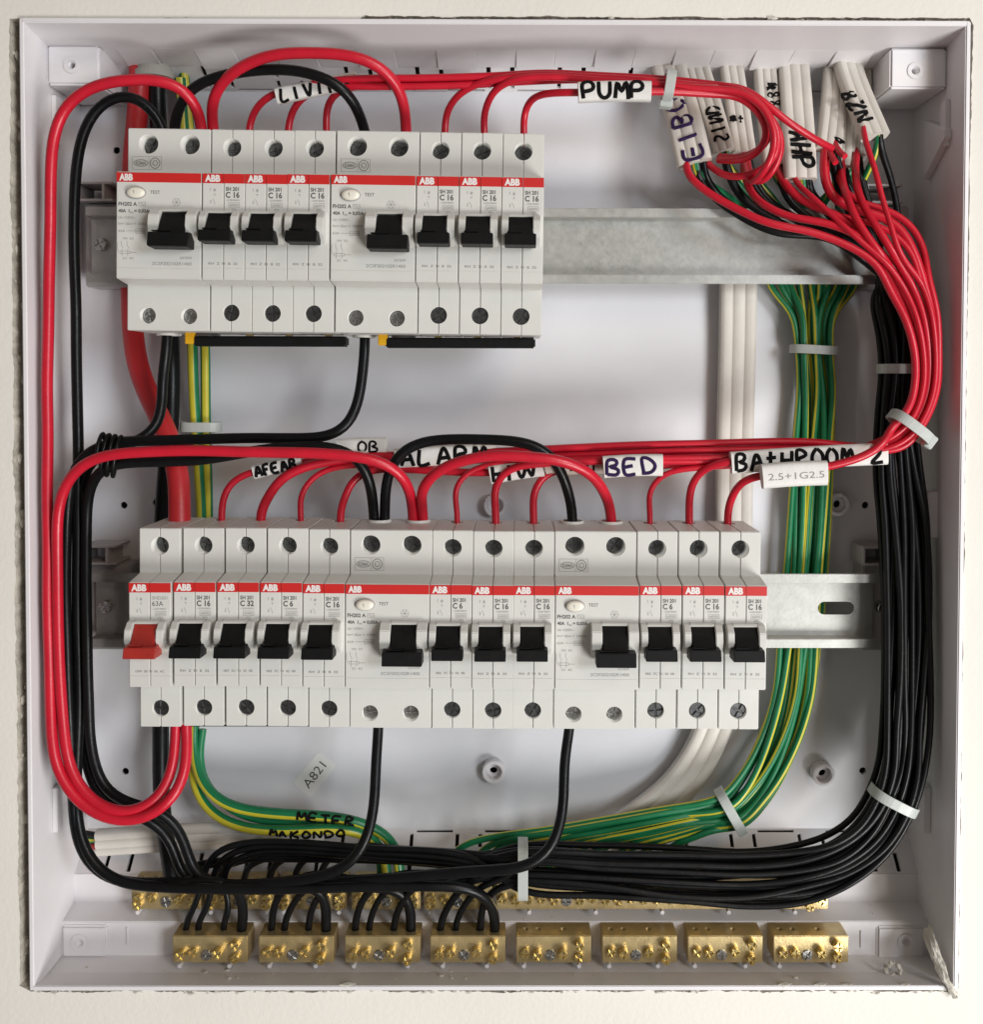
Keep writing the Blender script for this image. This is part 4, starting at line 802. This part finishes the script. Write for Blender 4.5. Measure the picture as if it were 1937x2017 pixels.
for i, (a, b) in enumerate(gl):
    u0 = 1345+26*i+random.uniform(-8, 8); uf = 1462+(a+1)*88
    pts = core_start(i/14, random.uniform(-.6, .6)); u0 = pts[-1][0]; pts += [(u0+.5*(uf-u0), 388, 5), (uf-8, 460, 15), (uf+6, 545, 15.5)]
    for k in range(len(gsp)):
        w = .12*math.sin(k*.9+i*1.7); pts.append(on_spine(gsp, k, a+w, b+.2*math.cos(k*.7+i), 4.2))
    pts = pts[:-2]; q = (a+1)/2; ue = 850+q*425; vt = 1527+52*q
    for f in (.3, .65): pts.append((1385+(ue+45-1385)*f, vt+(1612-vt)*f, 0-2*(i % 2)))
    pts += [(ue+32, 1614, 0), (ue+6, 1634, 1), (ue-6, 1664, 3), (ue-10, 1700, 3)]
    wire('earth_wire', 'green and yellow earth wire in the tied bundle beside the white flat cable', pts, 1.6, 'gy', GR, it=8)
G1 = [(345, 150, 12), (352, 240, 14), (362, 400, 17), (368, 560, 16), (369, 660, 12), (371, 760, 12), (380, 880, 13), (386, 1000, 16), (384, 1100, 17), (378, 1250, 17), (372, 1390, 14), (372, 1452, 9), (382, 1493, 4), (413, 1529, 0), (452, 1546, -2), (520, 1556, -4), (570, 1559, -5), (647, 1564, -5), (699, 1577, -3), (737, 1596, 0), (760, 1625, 2), (766, 1700, 3)]
G2 = [(352, 140, 15), (362, 240, 17), (378, 400, 18), (388, 560, 18), (392, 660, 14), (393, 760, 14), (396, 880, 15), (398, 1000, 18), (392, 1100, 18), (382, 1250, 18), (371, 1390, 17), (367, 1460, 12), (374, 1512, 7), (400, 1551, 2), (439, 1576, -2), (480, 1586, -5), (544, 1590, -8), (610, 1586, -9), (673, 1587, -7), (716, 1604, -3), (738, 1630, 1), (742, 1700, 3)]
G3 = [(388, 1395, 13), (382, 1440, 11), (390, 1490, 7), (420, 1530, 3), (470, 1562, 0), (560, 1575, -1), (650, 1578, 0), (712, 1592, 2), (728, 1640, 4), (730, 1700, 4)]
_, pg1 = wire('earth_wire', 'green and yellow earth wire lettered METER, curving along the floor', G1, 2.45, 'gy', 'earth wires behind the breakers', phase=48)
_, pg2 = wire('earth_wire', 'green and yellow earth wire lettered KONDO, lower of the curving pair', G2, 2.35, 'gy', 'earth wires behind the breakers', phase=20)
wire('earth_wire', 'green and yellow earth wire tucked behind the lettered pair', G3, 1.9, 'gy', 'earth wires behind the breakers')
def on_path(path, r):
    def f(q):
        b = min(path, key=lambda p: (p.x-q.x)**2+(p.z-q.z)**2+(0 if p.y < 1 else 400)); d = min(r*.98, math.hypot(p_x(b, q), 0))
        return b.y-math.sqrt(max(.6, r*r-d*d))-.2
    def p_x(b, q): return min(abs(b.z-q.z), r*.98)
    return f
def note(s, u0, v0, u1, v1, hz, path, r, label, ink='ink_marker', rr=.6):
    o = P(u0, v0, path[len(path)//2].y if False else -6); e1 = P(u1, v1, -6)-o; ex = e1/(len(s)*1.12)
    m = handwriting(s, o, ex, Vector((0.3, 0, hz)), -6, rr, yfun=on_path(path, r)); ob = m.obj('handwriting', ink, origin=o)
    tag(ob, label, 'lettering'); return ob
note('METER', 570, 1567, 684, 1581, 3.8, pg1, 2.45, 'black marker word METER written on the upper curving earth wire')
note('KONDO', 560, 1598, 668, 1596, 3.8, pg2, 2.35, 'black marker word KONDO written on the lower curving earth wire')
note('MA', 520, 1592, 556, 1596, 3.0, pg2, 2.35, 'two black marker letters on the lower earth wire before KONDO')

# ------------------------------------------------------------------ thin black neutral wires
NB = 'thin black neutral wires'
bsp = [(1702, 560, -6, 6.5), (1718, 640, -8, 6.6), (1720, 705, -9, 6.2), (1716, 800, -9, 7), (1722, 900, -10, 9), (1733, 1000, -10, 9.8), (1736, 1150, -11, 9.8), (1735, 1300, -12, 9.4), (1732, 1400, -13, 9.2), (1725, 1470, -14, 8.6), (1704, 1535, -15, 8.4), (1668, 1597, -16, 9), (1610, 1645, -17, 10), (1530, 1670, -17, 11), (1430, 1679, -17, 11), (1300, 1676, -17, 10.5), (1150, 1666, -17, 9.2), (1000, 1657, -17, 8.4)]
hx = []
for j, row in enumerate(((-1, -.6, -.2, .2, .6, 1), (-.8, -.4, 0, .4, .8), (-1, -.5, .1, .7), (-.7, -.3, .3, .75))):
    for a in row: hx.append((a, (-.9, 0, .9, -.45)[j]))
bends = {}
holes = [(355, 1785), (379, 1785), (428, 1785), (519, 1785), (544, 1785), (590, 1785), (679, 1785), (706, 1785), (753, 1785), (842, 1785), (872, 1785), (919, 1785)]
tops = [(372, 1735), (396, 1738), (440, 1735), (528, 1718), (565, 1718), (603, 1718), (696, 1713), (724, 1716), (762, 1735), (868, 1712), (897, 1714), (926, 1722)]
lanes_order = sorted(range(len(hx)), key=lambda k: hx[k][0])
bn = {0: 'first', 1: 'second', 2: 'third', 3: 'fourth'}
for i in range(19):
    a, b = hx[lanes_order[18-i]]
    pts = core_start(i/19, random.uniform(0, 1.6)); u0 = pts[-1][0]
    if u0 < 1480: pts += [(u0+30, 375, -5), (u0+80, 412, -6), (u0+150, 446, -8)]
    elif u0 < 1600: pts += [(u0+18, 385, -5)]
    if u0 < 1560: pts += [(1605+.25*(u0-1400), 462+.05*(u0-1400), -8)]
    if u0 > 1660: pts += [(1702, 330, -12), (1716, 390, -8), (1722, 450, -6), (1716, 510, -6)]
    else: pts += [(1664+(u0-1345)*.08, 508-.06*(u0-1345), -7)]
    ks = range(len(bsp))
    for k in ks:
        w = .38*noise.noise(Vector((k*.42, i*7.3, 1.7))); wb = .5*noise.noise(Vector((k*.38, i*5.1, 9.2))); pts.append(on_spine(bsp, k, max(-1.05, min(1.05, a+w)), b+wb, 4.4))
    if i < 12:
        hu, hv = holes[i]; tu, tv = tops[i]; j = i//3
        base_v = 1640+(a+1)*24
        if i < 3:      # these arch along the top of the bundle and turn down early
            pts += [(900, 1640+i*9, -15), (700, 1622+i*9, -14), (560, 1612+i*9, -13), (470+i*14, 1612+i*9, -13), (418+i*20, 1628+i*7, -14), (396+i*19, 1655, -14), (386+i*22, 1690, -14), (tu, tv, -13), (hu, hv-18, -11.2), (hu, hv, -11)]
        else:
            x = 900
            while x > tu+130: pts.append((x, base_v+(1000-x)*.03, -18)); x -= 90
            pts += [(tu+70, 1672+8*(i % 3), -21), (tu+28, 1690+4*(i % 3), -20), (tu, tv+6, -16), (hu+2, hv-22, -12), (hu, hv, -11)]
        wire('black_wire', f"thin black wire in the {bn[i % 3]} hole of the {bn[j]} wired brass block", pts, random.choice((1.5, 1.6, 1.7)), 'black_wire', NB, it=7, seg=10)
    else:
        ue = 655-48*(i-12)
        pts += [(880, 1632+4*(i-12), -12+.5*(i-12)), (760, 1624+4*(i-12), -11+.5*(i-12)), (ue+40, 1618+5*(i-12), -9), (ue-10, 1630+5*(i-12), -7), (ue-38, 1660, -4), (ue-46, 1705, 1)]
        wire('black_wire', f"{['first', 'second', 'third', 'fourth', 'fifth', 'sixth', 'seventh'][i-12]} thin black wire arching down to a rear brass block from the nylon tie", pts, random.choice((1.5, 1.6, 1.7)), 'black_wire', NB, it=7, seg=10)

# ------------------------------------------------------------------ cable ties
def tie(u, v, y, ang, a, b, label, w=4.2, head=None):
    c = P(u, v, y); e = empty('cable_tie', c); tag(e, label, 'cable tie', 'nylon cable ties')
    ca, sa = math.cos(math.radians(ang)), math.sin(math.radians(ang)); ax = Vector((ca, 0, -sa)); ac = Vector((sa, 0, ca)); dp = Vector((0, -1, 0))
    sec = sup(a, b, 3, 36); m = MB(); n = len(sec); vs = []
    for t, k in ((-w/2, 0), (w/2, 0), (w/2, .9), (-w/2, .9)):
        for x, z in sec: q = Vector((x, z)); l = q.length; q = q*(l+k)/l; vs.append(ac*q.x+dp*q.y+ax*t)
    m.add(vs, [(k*n+i, k*n+(i+1) % n, ((k+1) % 4)*n+(i+1) % n, ((k+1) % 4)*n+i) for k in range(4) for i in range(n)], 0, False)
    link('strap', m.mesh('strap', 'tie_nylon', bevel=.15, seg=1), e)
    if head is not None:
        h = MB(); hc = ac*(head*(a+1.2)); vs = [hc+ac*p*1.9+dp*q*2.6+ax*r_*(w/2+.8) for p in (-1, 1) for q in (-1, 1) for r_ in (-1, 1)]
        h.add(vs, [(0, 1, 3, 2), (4, 6, 7, 5), (0, 4, 5, 1), (2, 3, 7, 6), (0, 2, 6, 4), (1, 5, 7, 3)]); link('tie_head', h.mesh('tie_head', 'tie_nylon', bevel=.4), e)
tie(1279, 167, -33, 8, 6.0, 7.5, 'pale nylon tie round the red wires after the PUMP label', head=-1)
tie(1558, 670, 15, 93, 10.5, 6.6, 'pale nylon tie round the green earth wires under the upper rail')
tie(1720, 706, -9, 90, 8.6, 7.2, 'pale nylon tie round the black bundle behind the red bundle', 4.4)
tie(1742, 817, -29, 127, 9.6, 7.8, 'pale nylon tie round the bend of the red bundle', 4.6, head=1)
tie(1710, 1530, -15, 117, 10.6, 7.6, 'pale nylon tie round the black bundle above its bottom bend', 4.6)
tie(1399, 1552, 0, 150, 11.0, 6.6, 'pale nylon tie round the green earth wires before the floor', 4.6)
tie(1001, 1662, -17, 180, 12.4, 8.2, 'pale nylon tie round the level black bundle above the brass bar', 4.6)
tie(385, 817, 13, 90, 8.8, 5.4, 'clear nylon tie round the earth wires behind the level black wire', 4.6)

# ------------------------------------------------------------------ label sleeves
def sleeve(label, u0, v0, u1, v1, y, a, b, s=None, ink='ink_marker', mat_='white_label', x0=.06, x1=.95, zb=-.75, zh=1.5, rr=.7, printed=None):
    p = P(u0, v0, y); q = P(u1, v1, y); n = 8; path = [p.lerp(q, i/n)+Vector((0, 0, .35*math.sin(math.pi*i/n))) for i in range(n+1)]
    e = empty('wire_label', p); tag(e, label, 'label', 'white sleeves labelling the wires')
    link('sleeve', tube(path, sup(a, b, 3.4, 26), flat=YB).mesh('sleeve', mat_, p, 0), e)
    d = (q-p); L = d.length; d.normalize(); up = Vector((-d.z, 0, d.x))
    if up.z < 0: up = -up
    if s:
        o = p+d*(L*x0)+up*(a*zb); ex = d*(L*(x1-x0)/(len(s)*1.12)); f = lambda w: y-b-.10+ .0
        def yf(w):
            t = abs((w-p).dot(up))/a; return y-b*max(0.0, 1-min(t, .97)**3.4)**(1/3.4)-.12
        m = handwriting(s, o, ex, up*(a*zh), y-b, rr, yfun=yf); link('handwriting', m.mesh('handwriting', ink, p), e)
    if printed:
        m = MB(); g = MB(); put_text(g, printed, 0, 0, 2.9, 0, w=L*.86)
        for (x, _, z), in zip(g.v): 
            w = p+d*(L*.08+x)+up*(z-1.6); m.v.append((w.x, y-b-.08, w.z))
        m.f = g.f; m.m = g.m; m.sm = g.sm; link('printed_size', m.mesh('printed_size', 'ink_faint', p, fix=False), e)
sleeve('white sleeve reading LIVING on a wire behind the black arch', 530, 186, 684, 154, -25, 3.6, 2.5, 'LIVING', zb=-.9, zh=1.45)
sleeve('white sleeve reading PUMP in black marker', 1107, 178, 1246, 176, -40, 4.3, 2.7, 'PUMP', rr=.85, zb=-.78, zh=1.6)
sleeve('short white sleeve with scribbled black letters above the C 16 and C 32 breakers', 486, 904, 578, 884, -15.5, 3.2, 2.4, 'AFEAB', rr=.72)
sleeve('beige sleeve behind the level red wire', 612, 883, 700, 873, -14, 2.6, 2.3, mat_='beige_label')
sleeve('greyish sleeve ending in O B behind the level red wire', 646, 857, 741, 854, -12, 3.9, 2.3, ' OB', x0=.2, x1=.9, mat_='white_label', zb=-.6, zh=1.3, rr=.5)
sleeve('white sleeve reading ALARM under the black jumper', 757, 878, 952, 866, -14, 4.6, 2.6, 'ALARM', rr=.85, zb=-.75, zh=1.5)
sleeve('white sleeve reading H W under the red jumper', 938, 909, 1041, 893, -17.5, 4.4, 2.6, 'HW', rr=.8, zb=-.75, zh=1.5)
sleeve('short blank beige sleeve beside the H W label', 1042, 893, 1065, 891, -19, 3.6, 2.5, mat_='beige_label')
sleeve('pinkish sleeve with two letters beside the BED label', 1066, 897, 1156, 893, -17, 3.4, 2.4, 'RHI', x0=.3, mat_='beige_label', rr=.45, zb=-.4)
sleeve('white sleeve reading BED in purple marker', 1155, 894, 1268, 890, -25, 4.9, 2.7, 'BED', ink='ink_purple', rr=.78, zb=-.7, zh=1.4)
sleeve('long white sleeve reading BATHROOM 2', 1399, 886, 1697, 868, -28, 4.9, 2.6, 'BAtHROOM 2', x0=.03, x1=.99, rr=.82, zb=-.72, zh=1.5)
sleeve('white sleeve printed 2.5+1G2.5 hanging on the wire below BATHROOM 2', 1458, 912, 1582, 905, -35.5, 5.4, 3.0, printed='2.5+1G2.5')

# ------------------------------------------------------------------ brass terminal blocks
def block_mesh(w, h, d, holes_):
    m = MB().box(-w/2, w/2, -d, 0, 0, h).mesh('block', 'brass', bevel=.3); c = MB()
    for x, r in holes_: c.cyl((x, -d*.5, h+2), (0, 0, -1), r, 9, 16)
    return boolean(m, c.mesh('c', 'brass'))
BW = 34.2; PIN = MB().cyl((0, 0, 0), (0, -1, 0), .95, 13.5, 10).mesh('plastic_pin', 'box_plastic', bevel=.2)
FB = block_mesh(BW, 12.4, 12, [(-BW*.38, 1.5), (-BW*.21, 1.5), (BW*.13, 1.5), (BW*.31, 1.9), (BW*.38, 1.9)])
STUD = MB().cyl((0, 0, 0), (0, -1, 0), 1.55, 3.2, 14, 1.45).mesh('stud', 'brass_screw')
def add_screw(par, x, y, z, out, mesh=SCREW_BRASS, name='clamp_screw'):
    s = link(name, mesh, par, (x, y-out, z)); s.rotation_euler = (random.uniform(-.05, .05), random.uniform(0, 3), 0); return s
def front_block(i, u0, u1, label):
    a = P(u0, 1842, -17); b = P(u1, 1842, -17); xc = (a.x+b.x)/2; z0 = a.z
    e = empty('terminal_block', (xc, -5, z0)); tag(e, label, 'terminal block', 'brass terminal blocks on the front ledge')
    link('block', FB, e); rz = random.uniform
    for x, z in ((-.38, 5.0), (-.22, 5.0), (.12, 5.6), (.34, 9.2), (.34, 2.8)): add_screw(e, BW*x, -12, z+rz(-.5, .5), rz(1.4, 3.6))
    add_screw(e, -BW*.05, -12, 3.6, .25, SCREW_GREY, 'mounting_screw')
    for x in (-.4+rz(-.08, .08), .3+rz(-.06, .06)): p = link('plastic_pin', PIN, e, (BW*x, .3, -.98))
n8 = ['first', 'second', 'third', 'fourth']
fx = [(330, 475), (495, 640), (660, 805), (823, 968), (988, 1132), (1152, 1297), (1316, 1461), (1480, 1625)]
for i, (u0, u1) in enumerate(fx):
    lb = f"brass terminal block with black wires, {n8[i]} from the conduit side" if i < 4 else f"empty brass terminal block on the front ledge, {n8[i-4]} after the wired ones"
    front_block(i, u0, u1, lb)
def rear_block(u0, u1, label, n, long=False):
    a = P(u0, 1740, -4); b = P(u1, 1740, -4); w = b.x-a.x; xc = (a.x+b.x)/2
    e = empty('terminal_bar' if long else 'terminal_block', (xc, 8, a.z)); tag(e, label, 'terminal bar' if long else 'terminal block', 'brass terminal bars on the rear ledge')
    h = [(-w/2+(k+.5)*w/n, 1.4) for k in range(n)]
    m = block_mesh(w, 12.4, 12, h); link('block', m, e)
    for k in range(n):
        if long and k in (n//5, int(n*.75)): add_screw(e, h[k][0], -12, 4.0, .25, SCREW_GREY, 'mounting_screw')
        elif not long and k == n//2: add_screw(e, h[k][0], -12, 3.6, .25, SCREW_GREY, 'mounting_screw')
        else: add_screw(e, h[k][0], -12, 5.2+random.uniform(-.4, .4), random.uniform(.8, 2.6))
    if not long: add_screw(e, h[-1][0], -12, 2.4, 1.5); add_screw(e, h[0][0], -12, 2.8, 1.8)
    else: add_screw(e, h[-2][0], -12, 2.2, 2.2)
    for k in range(2 if not long else 5): link('plastic_pin', PIN, e, (w*(-.4+.8*k/(1 if not long else 4)), .3, -.98))
for i, (u0, u1) in enumerate(((252, 384), (392, 524), (531, 663), (673, 805), (812, 942))): rear_block(u0, u1, f"{['first', 'second', 'third', 'fourth', 'fifth'][i]} rear brass block under the black bundle from the floor cable's cut end", 5)
rear_block(950, 1585, 'long brass terminal bar with a row of screws under the black bundle', 26, True)
